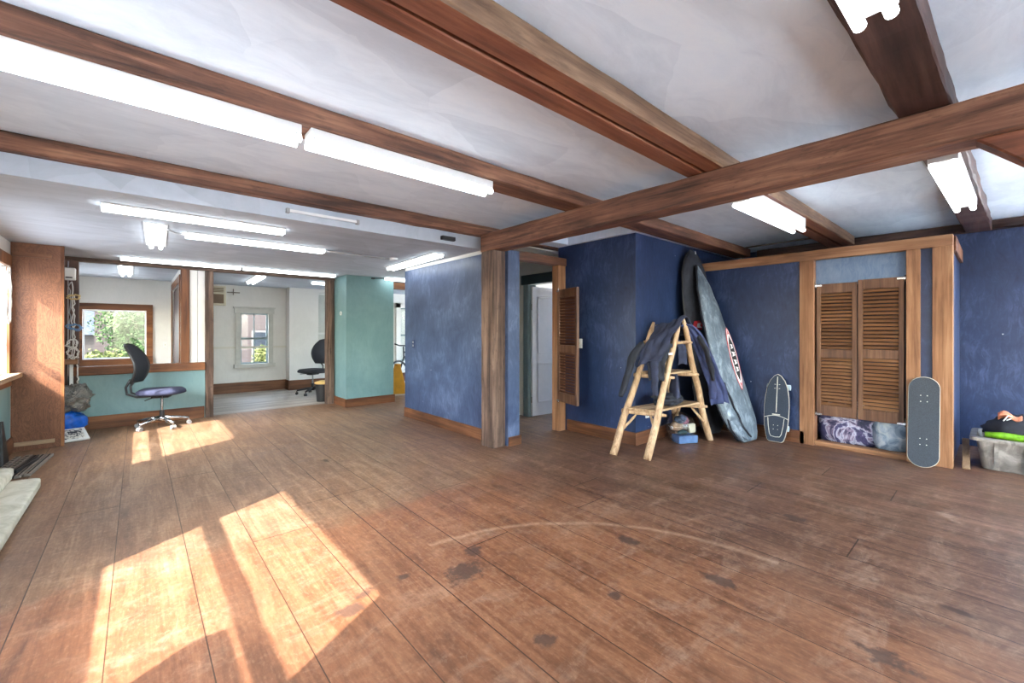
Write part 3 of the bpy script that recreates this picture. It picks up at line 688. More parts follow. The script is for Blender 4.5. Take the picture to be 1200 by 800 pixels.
# ------------------------------------------------------------------ closet with saloon doors
XF = 5.58
struct('wall_closet', B(XF, 5.68, 1.47, 2.61, 0, 2.03), 'blue')
struct('wall_closet_side', B(5.68, 6.84, .28, .36, 0, 2.08), 'blue')
struct('wall_closet_strip', B(XF+.012, 5.66, .40, .49, 0, 2.03), 'blue')
struct('wall_closet_back', B(6.2, 6.28, .36, 2.6, 0, 2.05), 'blue')
struct('ceiling_closet', B(5.66, 6.84, .36, 2.6, 2.05, 2.10), 'white')
struct('trim_5', B(XF-.02, 5.68, .27, 2.61, 2.03, 2.135), 'trimY', .004)
struct('trim_6', MB().box(XF-.02, 5.70, 1.33, 1.465, 0, 2.03), 'trimZ', .004)
struct('trim_7', B(XF-.02, 5.70, .485, .585, 0, 2.03), 'trimZ', .004)
struct('trim_8', B(XF-.02, 5.68, .27, .405, 0, 2.03), 'trimZ', .004)
struct('trim_9', B(5.68, 6.80, .255, .28, 2.0, 2.135), 'beamX', .004)
struct('trim_10', B(XF+.0, 5.70, .585, 1.33, 0, .05), 'trimY', .006)
tag(B(5.635, 5.66, .585, 1.33, 1.74, 2.03).build('transom_panel', 'lblue'), 'pale blue brushed panel above the closet louvred doors', 'panel')

def louvre_door(name, label, w, h, hinge, ang, mats, nsl=(14, 16), group=None, flip=1, t=.03):
    """door in local coords: x along width from the hinge, z up; thickness along y"""
    r = thing(name, label, 'door', hinge, ang, group)
    sw = .038
    f, b = MB(), t/2
    f.box(0, sw, -b, b, 0, h).box(w-sw, w, -b, b, 0, h)
    zr = [(0, .11), (h*.44, h*.44+.09), (h-.10, h)]
    for (a, c) in zr: f.box(sw, w-sw, -b*.95, b*.95, a, c)
    f.build('door_frame', mats[0], r, bevel=.003, local=True)
    for (z0, z1), n in zip(((zr[0][1], zr[1][0]), (zr[1][1], zr[2][0])), nsl):
        s = MB()
        for k in range(n):
            z = z0+(k+.5)*(z1-z0)/n
            s.obox((w/2, 0, z), (V3((1,0,0)), V3((0, cos(.85), -sin(.85)*flip)), V3((0, sin(.85)*flip, cos(.85)))), ((w-2*sw)/2+.004, .0172, .003))
        s.build('louver_panel', mats[1], r, local=True)
    for z in (.012, h-.012):
        MB().box(-.014, .05, -b-.004, b+.004, z-.012, z+.006).cyl((-.008, 0, z-.03), (-.008, 0, z+.03), .008, 8).build('hinge', 'chrome', r, local=True)
    return r
# local +x must run along -Y (left door hinged at Y=1.32) : rotation -90deg ; local y -> +X
louvre_door('louvered_door', 'left of the two brown louvred saloon doors in the closet opening', .346, 1.42, (5.60, 1.312, .34), -pi/2, ('louvreF', 'louvre'), flip=-1, group='closet saloon doors')
louvre_door('louvered_door', 'right of the two brown louvred saloon doors, behind the standing skateboard', .354, 1.44, (5.60, .602, .34), pi/2-.03, ('louvreF', 'louvre'), flip=1, group='closet saloon doors')
ang = math.atan2(3.22-3.63, 3.80-3.93)
louvre_door('louvered_shutter', 'dark louvred half door swung open on the doorway post', .44, 1.37, (3.928, 3.60, .39), ang, ('louvreF', 'louvreD'), (14, 16), t=.035, flip=1)

# things inside the closet, showing under the doors
o = MB().blob((5.90, 1.10, .20), (.17, .30, .30), .10, 3, 28, 18, 4, flat=.003).build('bedding_bundle', 'purple', smooth=True); tag(o, 'bundle of purple and white printed bedding on the closet floor', 'bedding')
o = MB().blob((5.80, .72, .19), (.13, .15, .24), .10, 3, 24, 16, 9, flat=.003).build('plastic_bag', 'iceblue', smooth=True); tag(o, 'pale blue crumpled plastic bag under the right closet door', 'bag')

# white panel door in the inner hall
d1 = struct('door_2', B(0, .78, -.018, .018, .01, 1.90), 'doorwhite', .002)
d1.location = (4.335, 4.505, .0); d1.rotation_euler = (0, 0, radians(-5))
fr = MB()
for (x0, x1, z0, z1) in ((.10, .68, .20, .78), (.10, .68, .92, 1.76)):
    for (a, b, c, d) in ((x0, x1, z0, z0+.02), (x0, x1, z1-.02, z1), (x0, x0+.02, z0+.02, z1-.02), (x1-.02, x1, z0+.02, z1-.02)): fr.box(a, b, -.026, -.0185, c, d)
o = struct('panel_moulding', fr, 'doorwhite', .002, parent=d1)
hg = MB()
for z in (.25, 1.6): hg.cyl((-.012, -.02, z-.045), (-.012, -.02, z+.045), .009, 8)
struct('hinge', hg, 'steel', parent=d1)
struct('trim_11', B(4.265, 4.30, 3.78, 4.66, 1.93, 2.07), 'dkgreen', .004)
struct('trim_12', B(4.275, 4.30, 4.53, 4.62, 0, 1.93), 'tealtrim', .004)
struct('trim_13', B(4.28, 4.44, 4.515, 4.532, 0, 1.93), 'tealtrim', .003)

# switch / sockets
def plate(name, label, cat, c, n, w=.07, h=.115, rockers=1):
    c, n = V3(c), V3(n); s = n.cross(V3((0,0,1))).normalized(); up = V3((0,0,1))
    r = thing(name, label, cat, c)
    MB().obox(c+n*.004, (s, up, n), (w/2, h/2, .004)).build('plate', 'wpl', r, bevel=.002)
    for k in range(rockers):
        q = c+s*((k-(rockers-1)/2)*.045)+n*.012
        MB().obox(q, (s, up, n), (.006, .012, .006)).build('toggle', 'beige', r)
    return r
plate('light_switch', 'double light switch on the blue wall beside the louvred shutter', 'switch', (4.10, 3.42, 1.10), (-1, 0, 0), .115, .115, 2)
plate('light_switch', 'light switch on the white back room wall right of its window', 'switch', (.385, 10.2, 1.0), (0, -1, 0))
def outlet(label, c, n, mat='wpl'):
    c, n = V3(c), V3(n); s = n.cross(V3((0,0,1))).normalized(); up = V3((0,0,1)); r = thing('wall_outlet', label, 'outlet', c)
    MB().obox(c+n*.004, (s, up, n), (.036, .058, .004)).build('plate', mat, r, bevel=.002)
    for k in (-1, 1): MB().obox(c+up*(.024*k)+n*.009, (s, up, n), (.016, .014, .002)).build('socket', 'holder', r)
outlet('white wall outlet low on the blue wall behind the log rack', (4.33, 2.62, .33), (0, -1, 0))
outlet('blue painted outlet on the lighter blue partition near its far end', (2.97, 5.52, 1.07), (-1, 0, 0), 'blue')
o = MB().tube([(2.572, 7.30+.03*cos(a), 1.55+.03*sin(a)) for a in [2*pi*i/16 for i in range(16)]], .006, 6, closed=True).build('ring_hook', 'wpl'); tag(o, 'small white ring fixed to the left face of the teal column', 'ring')
bx = thing('cable_clip', 'small dark clip on the ceiling edge at the top of the teal column', 'clip', (3.0, 7.05, 2.12))
MB().box(3.0, 3.05, 7.03, 7.068, 2.14, 2.165).build('clip_body', 'black', bx); MB().tube([(3.02, 7.05, 2.15), (3.2, 7.03, 2.165), (3.35, 7.0, 2.16)], .006, 6).build('cable', 'black', bx)

# wall air conditioner in the far room
ac = thing('air_conditioner', 'beige through-wall air conditioner high on the far white wall', 'air conditioner', (1.17, 10.15, 1.76))
MB().box(.95, 1.32, 10.10, 10.2, 1.76, 2.14).build('case', 'beige', ac, bevel=.008)
MB().box(1.0, 1.28, 10.085, 10.10, 1.80, 1.98).build('grille', 'grille', ac)
vs = MB()
for k in range(4): vs.box(1.0, 1.28, 10.088, 10.10, 2.02+k*.024, 2.032+k*.024)
vs.build('vent_slats', 'grille', ac)
pr = thing('pipe_stub', 'thin pipe on the far wall right of the air conditioner', 'pipe', (1.45, 10.15, 2.0))
MB().tube([(1.34, 10.15, 2.03), (1.56, 10.15, 2.03)], .01, 8).build('pipe', 'steel', pr); MB().tube([(1.45, 10.15, 1.98), (1.45, 10.15, 2.10)], .009, 8).build('valve', 'steel', pr)

# ------------------------------------------------------------------ left-hand shelf bay
pn = thing('partition_board', 'tall brown plywood panel standing out from the left wall, sunlit patch on it', 'panel', (-.80, 6.73, 0))
B(-.985, -.62, 6.72, 6.75, 0, 2.175).build('board', 'panel', pn, bevel=.002)
B(-.625, -.60, 6.712, 6.755, 0, 2.175).build('edge_strip', 'sashZ', pn, bevel=.002)
B(-.97, -.69, 6.695, 6.72, 2.03, 2.07).build('batten', 'baseX', pn, bevel=.003)
B(-.96, -.67, 6.695, 6.72, .055, .095).build('batten', 'greyX', pn, bevel=.003)
struct('trim_14', B(-.99, -.65, 7.60, 7.62, 0, 2.13), 'dkZ')
# cables and small things
def wob_path(x, y, z0, z1, n, amp, seed, ):
    return [(x+amp*noise.noise(V3((seed, i*.7, 0))), y+amp*noise.noise(V3((seed, i*.7, 5))), z0+(z1-z0)*i/n) for i in range(n+1)]
cbun = thing('cable_bundle', 'tangle of white and tan cables hanging in the shelf bay behind the plywood panel', 'cables', (-.60, 7.50, .86))
MB().tube(wob_path(-.60, 7.50, .88, 1.86, 18, .02, 1), .006, 6).build('cable', 'cord', cbun, smooth=True)
MB().tube(wob_path(-.585, 7.49, .88, 1.7, 22, .03, 2), .006, 6).build('cable', 'cord', cbun, smooth=True)
MB().tube(wob_path(-.62, 7.48, 1.0, 1.85, 16, .03, 3), .006, 6).build('cable', 'holder', cbun, smooth=True)
def loop(c, r, rz, n=28, turns=2, tilt=.3, seed=0):
    return [(c[0]+r*cos(a)*(.75+.6*noise.noise(V3((i*.35, seed, 0)))), c[1]+.012*noise.noise(V3((i*.6, seed, 3)))+r*tilt*sin(a), c[2]+rz*sin(a)+.03*noise.noise(V3((i*.3, seed, 7)))) for i in range(n*turns+1) for a in [2*pi*i/n]]
MB().tube(loop((-.585, 7.47, 1.67), .07, .03, seed=4), .006, 6).build('cable', 'yelcord', cbun, smooth=True)
MB().tube(loop((-.58, 7.46, 1.30), .07, .03, seed=5), .007, 6).build('cable', 'blucord', cbun, smooth=True)
MB().tube(loop((-.60, 7.46, 1.10), .06, .05, seed=6), .006, 6).build('cable', 'cord', cbun, smooth=True)
MB().tube(loop((-.59, 7.47, .98), .06, .06, seed=7), .006, 6).build('cable', 'cord', cbun, smooth=True)
rt = thing('router_box', 'small white plastic box fixed high in the shelf bay', 'box', (-.62, 7.53, 1.88))
B(-.68, -.575, 7.49, 7.60, 1.88, 2.03).build('case', 'wpl', rt, bevel=.012); B(-.66, -.60, 7.482, 7.49, 1.90, 1.915).build('port_strip', 'hole', rt)
br = thing('shelf_bracket', 'short wooden bracket shelf under the hanging cables', 'shelf', (-.62, 7.5, .82))
B(-.69, -.555, 7.44, 7.60, .845, .905).build('block', 'trimX', br, bevel=.004); B(-.63, -.60, 7.54, 7.598, .50, .845).build('support', 'wpl', br)
tag(MB().tube(wob_path(-.555, 7.50, .60, .84, 8, .03, 9), .008, 6).build('power_cord', 'cord', smooth=True), 'white cord dangling below the small bracket shelf', 'cord')
gb = MB().blob((-.60, 7.28, .455), (.17, .17, .155), .30, 3.4, 48, 32, 3).build('plastic_bag', 'greybag', smooth=True); tag(gb, 'crumpled grey and black bag on top of the bright blue bag', 'bag')
bb = MB().blob((-.63, 7.29, .16), (.145, .14, .155), .2, 3.6, 44, 30, 8, flat=.02).build('shopping_bag', 'bluebag', smooth=True); tag(bb, 'bright blue plastic bag on the floor behind the plywood panel', 'bag')
fm = thing('printed_board', 'white board with black print lying on the floor by the blue bag', 'board', (-.62, 7.04, 0))
pu, pv = V3((.97, .24, 0)), V3((-.22, .88, .30)).normalized(); pw = pu.cross(pv).normalized(); pc = V3((-.60, 7.0, .06))
MB().obox(pc, (pu, pv, pw), (.16, .14, .010)).build('board', 'wpl', fm, bevel=.002)
MB().obox(pc+pw*.0115, (pu, pv, pw), (.13, .115, .0012)).build('print', 'matprint', fm)
MB().obox(pc-pw*.017, (pu, pv, pw), (.15, .13, .006)).build('backing', 'pblack', fm)

# cord coil on the left window casing
cc = thing('cord_coil', 'coil of white cord hanging on the left window casing', 'cord', (-.95, 6.45, 1.6))
for s_ in range(4):
    pts = [(-.952+.012*noise.noise(V3((i*.3, s_, 0))), 6.42+.075*(1+.1*s_)*sin(a), 1.63+.25*cos(a)-.02*s_+.02*noise.noise(V3((i*.4, s_, 5)))) for i in range(28) for a in [2*pi*i/28]]
    MB().tube(pts, .006, 6, closed=True).build('loop', 'cord', cc, smooth=True)
MB().bar((-1.0, 6.42, 1.89), (-.94, 6.42, 1.89), .012, .012).build('hook', 'steel', cc)
# black board leaning low against the left wall
tag(MB().prism([(0, 0), (.24, 0), (.16, .40), (.10, .40)], (-.955, 6.02, .002), (0,1,0), (-.06,0,1), (1,0,0), .03).build('leaning_panel', 'black', bevel=.004), 'narrow black panel leaning on the left wall by the metal strips', 'panel')

# slotted shelf uprights on the floor
LBL = ['slotted grey shelf upright lying on the floor, outermost from the left wall', 'slotted shelf upright on the floor, second from the outer edge of the row',
       'dark shelf upright lying in the middle of the row by the foam pad', 'slotted shelf upright with large round holes, fourth from the outer edge',
       'slotted shelf upright lying closest to the left wall', 'loose dark bar lying on top of the shelf uprights']
def upright(i, p, q, w, holes):
    p, q = V3(p), V3(q); d = (q-p).normalized(); s = d.cross(V3((0,0,1))).normalized(); L = (q-p).length
    r = thing('shelf_upright', LBL[i], 'shelf upright', ((p+q)/2).to_tuple(), 0, 'metal shelf uprights on the floor')
    up = V3((0,0,1)); c = (p+q)/2
    mb = MB().obox(c+up*.012, (d, s, up), (L/2, w/2, .012)); mb.build('rail_body', 'steel' if i not in (2, 5) else 'black', r, bevel=.003)
    sl = MB()
    if holes:
        n = int(L/.075)
        for k in range(n): MB().cyl(p+d*(.06+k*.075)+up*.0235, p+d*(.06+k*.075)+up*.0252, .014, 10).build('hole', 'hole', r)
    else: sl.obox(c+up*.0245, (d, s, up), (L/2-.02, w*.13, .001))
    if not holes: sl.build('slot', 'hole', r)
ends = [(-.715, 5.50, -.655, 6.28), (-.765, 5.48, -.705, 6.30), (-.815, 5.50, -.755, 6.30), (-.875, 5.48, -.81, 6.36), (-.935, 5.50, -.88, 6.34)]
for i, (x0, y0, x1, y1) in enumerate(ends):
    upright(i, (x0, y0, .0), (x1, y1, .0), .042 if i != 3 else .052, i in (3, 4))
upright(5, (-.80, 5.60, .026), (-.72, 6.05, .026), .03, False)

# folded foam pad
fp = thing('foam_pad', 'folded cream foam pad lying on the floor along the left wall', 'foam pad', (-.77, 4.3, 0))
def slab(x0, x1, y0, y1, z0, z1, seed):
    def fn(u, v):
        a = 2*pi*v; y = y0+(y1-y0)*u
        e = 1.0 if .03 < u < .97 else .82
        cx_, cz = (x0+x1)/2, (z0+z1)/2; rx, rz = (x1-x0)/2*(1 if e == 1 else .95), (z1-z0)/2*e
        c_, s_ = cos(a), sin(a); k = .42
        px_ = cx_+rx*math.copysign(abs(c_)**k, c_); pz = cz+rz*math.copysign(abs(s_)**k, s_)
        nn = noise.noise(V3((px_*4, y*2.2, pz*4+seed)))
        pz = max(z0, pz+.010*nn); return (px_+.006*nn, y, pz)
    m = MB().grid(fn, 40, 40)
    nv = 41; b = 0
    m.f.append(tuple(range(0, 40))); m.f.append(tuple(40*nv+i for i in range(40)))
    return m
slab(-.965, -.575, 3.25, 5.08, .0, .085, 1).build('lower_layer', 'foam', fp, smooth=True)
slab(-.965, -.73, 3.25, 5.16, .086, .185, 2).build('upper_layer', 'foam', fp, smooth=True)

# ------------------------------------------------------------------ office chairs
def office_chair(label, loc, rotz, seatm, metal, group='office chairs'):
    """local: +x is the front of the seat"""
    r = thing('office_chair', label, 'chair', loc, rotz, group)
    L = dict(local=True)
    MB().lathe((0,0,0), [(.03, .08), (.04, .085), (.042, .13), (.03, .14)], 16).build('base_hub', metal, r, smooth=True, **L)
    for k in range(5):
        a = 2*pi*k/5+.35; dx, dy = cos(a), sin(a)
        MB().tube([(dx*.02, dy*.02, .125), (dx*.14, dy*.14, .108), (dx*.285, dy*.285, .082)], [.024, .022, .016], 8).build('base_arm', metal, r, smooth=True, **L)
        px_, py_ = dx*.285, dy*.285
        c = MB().cyl((px_-dy*.024, py_+dx*.024, .026), (px_-dy*.006, py_+dx*.006, .026), .026, 14).cyl((px_+dy*.006, py_-dx*.006, .026), (px_+dy*.024, py_-dx*.024, .026), .026, 14)
        co = c.build('caster', 'holder' if metal == 'chrome' else 'black', r, **L)
        MB().tube([(px_, py_, .03), (px_, py_, .075)], .009, 8).build('caster_stem', metal, co, local=True)
    MB().cyl((0,0,.13), (0,0,.22), .026, 16).build('column_sleeve', 'black', r, **L)
    MB().cyl((0,0,.22), (0,0,.40), .014, 14).build('gas_column', 'chrome', r, **L)
    MB().box(-.10, .09, -.07, .07, .385, .43).build('mechanism', 'black', r, bevel=.01, **L)
    MB().tube([(.02, -.07, .405), (.05, -.2, .40), (.06, -.26, .395)], .007, 8).build('lever', 'black', r, **L)
    MB().tube([(-.06, -.07, .40), (-.10, -.16, .385), (-.11, -.22, .38)], .006, 8).build('lever', 'black', r, **L)
    out = []
    for i in range(32):
        a = 2*pi*i/32; ca, sa = cos(a), sin(a); rr = .25/max(.001, (abs(ca)**3.2+abs(sa)**3.2)**(1/3.2))
        out.append((ca*rr*.98, sa*rr*.96))
    s = MB(); b = 0; lay = [(.80, .428), (.96, .438), (1.0, .458), (.985, .482), (.88, .500), (.55, .506), (.2, .502)]
    for (k, z) in lay:
        for (x, y) in out: s.v.append(V3((x*k, y*k, z-(.02*max(0, x*k-.17)/.08 if z > .44 else 0))))
    n = 32
    for i in range(len(lay)-1):
        for k in range(n): s.f.append((i*n+k, i*n+(k+1) % n, (i+1)*n+(k+1) % n, (i+1)*n+k))
    s.f.append(tuple(reversed(range(n)))); s.f.append(tuple((len(lay)-1)*n+k for k in range(n)))
    s.build('seat', seatm, r, smooth=True, **L)
    # back: curved frame and mesh
    def bk(u, v):   # u across -1..1 , v up 0..1 : tall mesh back, hollow towards the sitter
        hw = .15+.085*sin(pi*min(1, .15+v*.75))
        hw *= 1-.22*max(0, (v-.75)/.25)**2
        x = -.315+.085*sin(pi*min(1, v*.92+.08))-.05*v*v+.035*u*u
        return V3((x, u*hw, .60+.48*v-.02*u*u*v))
    MB().grid(lambda a, b: bk(a*2-1, b), 12, 14).build('back_mesh', 'mesh', r, smooth=True, solid=.012, **L)
    rim = [bk(-1+2*i/10, 1) for i in range(11)]+[bk(1, 1-i/12) for i in range(1, 13)]+[bk(1-2*i/10, 0) for i in range(1, 11)]+[bk(-1, i/12) for i in range(1, 12)]
    MB().tube(rim, .015, 8, closed=True).build('back_frame', 'black', r, smooth=True, **L)
    for sy in (-1, 1):
        q = bk(.6*sy, .02)
        MB().tube([(-.09, .05*sy, .415), (-.24, .06*sy, .41), (-.335, .07*sy, .455), (-.345, .075*sy, .54), (q.x-.01, q.y, q.z+.03)], .014, 8).build('back_support', 'black', r, smooth=True, **L)
    return r
office_chair('navy seated office chair with chrome base before the teal half wall', (.24, 7.22, 0), radians(-17), 'seat', 'chrome')
office_chair('black office chair in the far white room, half hidden by a dark post', (2.62, 9.0, 0), radians(208), 'seatk', 'black')

# bin with pale lid top
bn = thing('trash_bin', 'dark bin with a pale yellow lid behind the dark post', 'bin', (2.52, 7.98, 0))
MB().lathe((2.50, 7.98, 0), [(.105, 0), (.13, .30), (.13, .31)], 20).build('bin_body', 'black', bn, smooth=False)
MB().lathe((2.50, 7.98, 0), [(.135, .312), (.145, .325), (.14, .345), (.06, .37), (.02, .372)], 20).build('lid', 'palewood', bn, smooth=True)

# bicycle and floor sign in the gap
bk = thing('bicycle', 'black bicycle parked beyond the teal column, mostly hidden', 'bicycle', (4.4, 8.35, 0))
def wheel(c, rad):
    d = V3((.9, .43, 0)); pts = [V3(c)+d*(rad*cos(a))+V3((0,0,rad*sin(a))) for a in [2*pi*i/36 for i in range(36)]]
    w = MB().tube(pts, .02, 8, closed=True).build('wheel', 'black', bk, smooth=True)
    sp = MB()
    for i in range(0, 36, 3): sp.tube([V3(c), pts[i]], .0022, 4)
    sp.build('spokes', 'chrome', w)
cf, cr_ = V3((4.02, 8.12, .33)), V3((4.95, 8.565, .33)); wheel(cf, .31); wheel(cr_, .31)
dv_ = (cr_-cf)
head, seatp, bb_ = cf+dv_*.18+V3((0,0,.48)), cf+dv_*.70+V3((0,0,.50)), cf+dv_*.55+V3((0,0,-.03))
fm_ = MB()
for a, b in ((head, seatp), (head-V3((0,0,.08)), bb_), (bb_, seatp), (seatp, cr_), (bb_, cr_)): fm_.tube([a, b], .017, 8)
fm_.build('frame', 'black', bk, smooth=True)
MB().tube([cf, head-V3((0,0,.1)), head+V3((-.01,0,.12))], .016, 8).build('fork', 'black', bk, smooth=True)
hp = head+V3((-.02,-.01,.14)); sd_ = V3((-.43, .9, 0))
MB().tube([hp-sd_*.27+V3((.05,0,.03)), hp-sd_*.1, hp+sd_*.1, hp+sd_*.27+V3((.05,0,.03))], .014, 8).build('handlebar', 'black', bk, smooth=True)
MB().blob(seatp+V3((0,0,.12)), (.13, .07, .03), .05, 2, 16, 10).build('saddle', 'black', bk, smooth=True)
MB().tube([seatp, seatp+V3((0,0,.10))], .012, 8).build('seat_post', 'black', bk)
fs = thing('floor_sign', 'yellow folding floor sign standing beyond the teal column', 'sign', (3.86, 7.98, 0))
for s_, yy in ((-1, 0), (1, 0)):
    MB().prism([(-.17, 0), (.17, 0), (.05, .58), (-.05, .58)], (3.90, 7.86+.06*s_+.05, 0.002), (.95, -.31, 0), (-.04*s_*.31, -.10*s_, .99), (.31, .95, 0), .012).build('sign_leaf', 'yellow', fs, bevel=.004)
MB().box(3.86, 3.94, 7.83, 7.97, .565, .60).build('hinge_handle', 'yellow', fs, bevel=.01)

# ------------------------------------------------------------------ log rack
rk = thing('log_rack', 'A-frame rack of peeled logs before the blue corner, dark clothes on it', 'rack', (4.3, 2.40, 0))
FLf, FRf = V3((3.62, 2.57, 0)), V3((3.72, 2.25, 0)); RLf, RRf = V3((4.80, 2.47, 0)), V3((4.95, 2.19, 0))
AL, AR = V3((4.35, 2.53, 1.35)), V3((4.36, 2.23, 1.37))
def log(a, b, r0, r1, seed, bow=.02, n=10, over=.0):
    a, b = V3(a), V3(b); pts = []; rs = []
    d = b-a
    for i in range(n+1):
        t_ = i/n; p = a+d*(t_*(1+over)); q = V3((noise.noise(V3((t_*2.5, seed, 0))), noise.noise(V3((t_*2.5, seed, 4))), 0))*bow*2
        w_ = sin(pi*t_); pts.append(p+q*w_); rs.append(r0+(r1-r0)*t_+.003*noise.noise(V3((i, seed, 1))))
    rs[-1] *= .55
    return MB().tube(pts, rs, 10, jit=.12)
for (a, b, sd) in ((FLf, AL+V3((-.005, .015, 0)), 1), (FRf, AR+V3((-.015, .012, 0)), 2), (RLf, AL+V3((.02, -.01, -.03)), 3), (RRf, AR+V3((.012, -.012, .02)), 4)):
    log(a, b, .039, .027, sd, .022, 12).build('leg', 'log', rk, smooth=True)
def on(a, b, z): return a.lerp(b, z/b.z)
def rung(p, q, r, ext, sd, name='rung'):
    p, q = V3(p), V3(q); d = (q-p).normalized()
    return log(p-d*ext, q+d*ext, r, r*.95, sd, .006, 6).build(name, 'log', rk, smooth=True)
sh = V3((.045, 0, 0))
for z, e, sd in ((.41, .07, 5), (.775, .06, 6)):
    fr_ = rung(on(FLf, AL, z)+sh*.6, on(FRf, AR, z)+sh*.6, .024, e, sd); rr_ = rung(on(RLf, AL, z)-sh*.6, on(RRf, AR, z)-sh*.6, .024, e, sd+20)
for z in (1.13,):
    rung(on(FLf, AL, z)+sh*.5, on(FRf, AR, z)+sh*.5, .02, .07, 9); rung(on(RLf, AL, z)-sh*.5, on(RRf, AR, z)-sh*.5, .02, .07, 19)
for z, npl in ((.435, 5), (.80, 3)):
    a0, a1 = on(FLf, AL, z), on(FRf, AR, z); b0, b1 = on(RLf, AL, z), on(RRf, AR, z)
    for k in range(npl):
        t_ = (k+.5)/npl; wv = .30/npl
        p, q = a0.lerp(a1, t_), b0.lerp(b1, t_); d = (q-p).normalized()
        MB().beam(p-d*.03+V3((0,0,.012)), q+d*.03+V3((0,0,.012)), wv*.92, .018, 10, .004, .004, k+3).build('shelf_board', 'logX', rk)
for (a, b, z) in ((FLf, FRf, .41), ):
    pa, pb = on(FLf, AL, z), on(FRf, AR, z)
    for p, q, f in ((pa, pb, .28), (pb, pa, .28)):
        leg = on(FLf, AL, .24) if p is pa else on(FRf, AR, .24)
        log(leg+V3((.03,0,0)), p.lerp(q, f)+V3((.03, 0, -.015)), .014, .013, 31, .004, 4).build('brace', 'log', rk, smooth=True)
pa, pb = on(RLf, AL, .41), on(RRf, AR, .41)
for p, q in ((pa, pb), (pb, pa)):
    leg = on(RLf, AL, .22) if p is pa else on(RRf, AR, .22)
    log(leg-V3((.03,0,0)), p.lerp(q, .32)-V3((.03, 0, .015)), .014, .013, 33, .004, 4).build('brace', 'log', rk, smooth=True)

# clothes draped over it
def drape(path, halfw, side, amp, seed, nu=36, nv=14, fall=.5):
    path = [V3(p) for p in path]; side = V3(side).normalized()
    def at(u):
        x = u*(len(path)-1); i = min(int(x), len(path)-2); f = x-i
        p0, p1, p2, p3 = path[max(i-1, 0)], path[i], path[i+1], path[min(i+2, len(path)-1)]
        return .5*((2*p1)+(p2-p0)*f+(2*p0-5*p1+4*p2-p3)*f*f+(3*p1-p0-3*p2+p3)*f**3)
    def fn(u, v):
        p = at(u); t_ = (at(min(1, u+.02))-at(max(0, u-.02))).normalized(); nrm = side.cross(t_).normalized()
        hw = halfw[0]+(halfw[1]-halfw[0])*u if isinstance(halfw, (list, tuple)) else halfw
        s_ = v*2-1
        q = V3((u*4+seed, s_*2.2, seed*2))
        edge = 1+.18*noise.noise(V3((u*6, seed, math.copysign(3, s_))))
        return p+side*(s_*hw*edge)+nrm*(amp*noise.noise(q)+amp*.5*noise.noise(q*2.7))+V3((0,0,-abs(s_)**2*.02))
    return MB().grid(fn, nu, nv)
def sleeve(pts, rs, seed):
    P = [V3(p) for p in pts]; fin = []; rr = []
    for i in range(len(P)-1):
        for k in range(5):
            f = k/5; p0, p1, p2, p3 = P[max(i-1, 0)], P[i], P[i+1], P[min(i+2, len(P)-1)]
            fin.append(.5*((2*p1)+(p2-p0)*f+(2*p0-5*p1+4*p2-p3)*f*f+(3*p1-p0-3*p2+p3)*f**3)); rr.append(rs[i]+(rs[i+1]-rs[i])*f)
    fin.append(P[-1]); rr.append(rs[-1])
    return MB().tube(fin, rr, 14, jit=.45, squash=.6)
j1 = thing('jacket', 'dark navy jacket draped over the top of the log rack', 'jacket', (4.25, 2.36, .8))
drape([(3.93, 2.37, .93), (3.99, 2.36, 1.02), (4.09, 2.35, 1.15), (4.21, 2.34, 1.26), (4.35, 2.34, 1.375), (4.46, 2.35, 1.30), (4.52, 2.37, 1.18)], [.13, .185], (.3, -.95, .34), .045, 3).build('jacket_body', 'navy', j1, smooth=True, solid=.014, sub=1)
drape([(3.97, 2.30, .76), (3.99, 2.31, .9), (4.05, 2.33, 1.05), (4.12, 2.34, 1.14)], [.07, .13], (.3, -.95, .0), .04, 8, 24, 12).build('jacket_flap', 'charcoal', j1, smooth=True, solid=.014, sub=1)
sleeve([(4.04, 2.50, 1.12), (3.95, 2.55, 1.0), (3.88, 2.555, .86), (3.80, 2.56, .68), (3.74, 2.565, .58)], [.05, .055, .045, .04, .03], 1).build('sleeve', 'charcoal', j1, smooth=True)
sleeve([(3.99, 2.34, .95), (3.965, 2.31, .82), (3.95, 2.30, .70), (3.955, 2.29, .60)], [.05, .045, .035, .028], 2).build('sleeve', 'navy', j1, smooth=True)
tag(MB().obox((4.075, 2.20, 1.02), (V3((.3,-.95,.1)).normalized(), V3((.2,.1,1)).normalized(), V3((-.95,-.3,.1)).normalized()), (.022, .012, .003)).build('care_label', 'pwhite', j1, bevel=.001), 'x', 'x')
lb = bpy.data.objects['care_label']; del lb['label']; del lb['category']
w1_ = thing('wetsuit', 'blue wetsuit hanging down the right side of the log rack', 'wetsuit', (4.72, 2.16, .5))
drape([(4.40, 2.20, 1.33), (4.50, 2.15, 1.24), (4.63, 2.12, 1.05), (4.76, 2.09, .82), (4.86, 2.06, .60), (4.90, 2.05, .44)], [.06, .10], (.6, -.75, .05), .03, 5).build('wetsuit_body', 'navy2', w1_, smooth=True, solid=.02, sub=1)
sleeve([(4.52, 2.12, 1.2), (4.58, 2.06, 1.03), (4.63, 2.04, .86), (4.67, 2.03, .72)], [.035, .042, .04, .03], 4).build('sleeve', 'charcoal', w1_, smooth=True)
sleeve([(4.60, 2.16, 1.1), (4.72, 2.13, .88), (4.80, 2.10, .66), (4.80, 2.09, .50)], [.04, .05, .05, .045], 5).build('leg_piece', 'navy2', w1_, smooth=True)
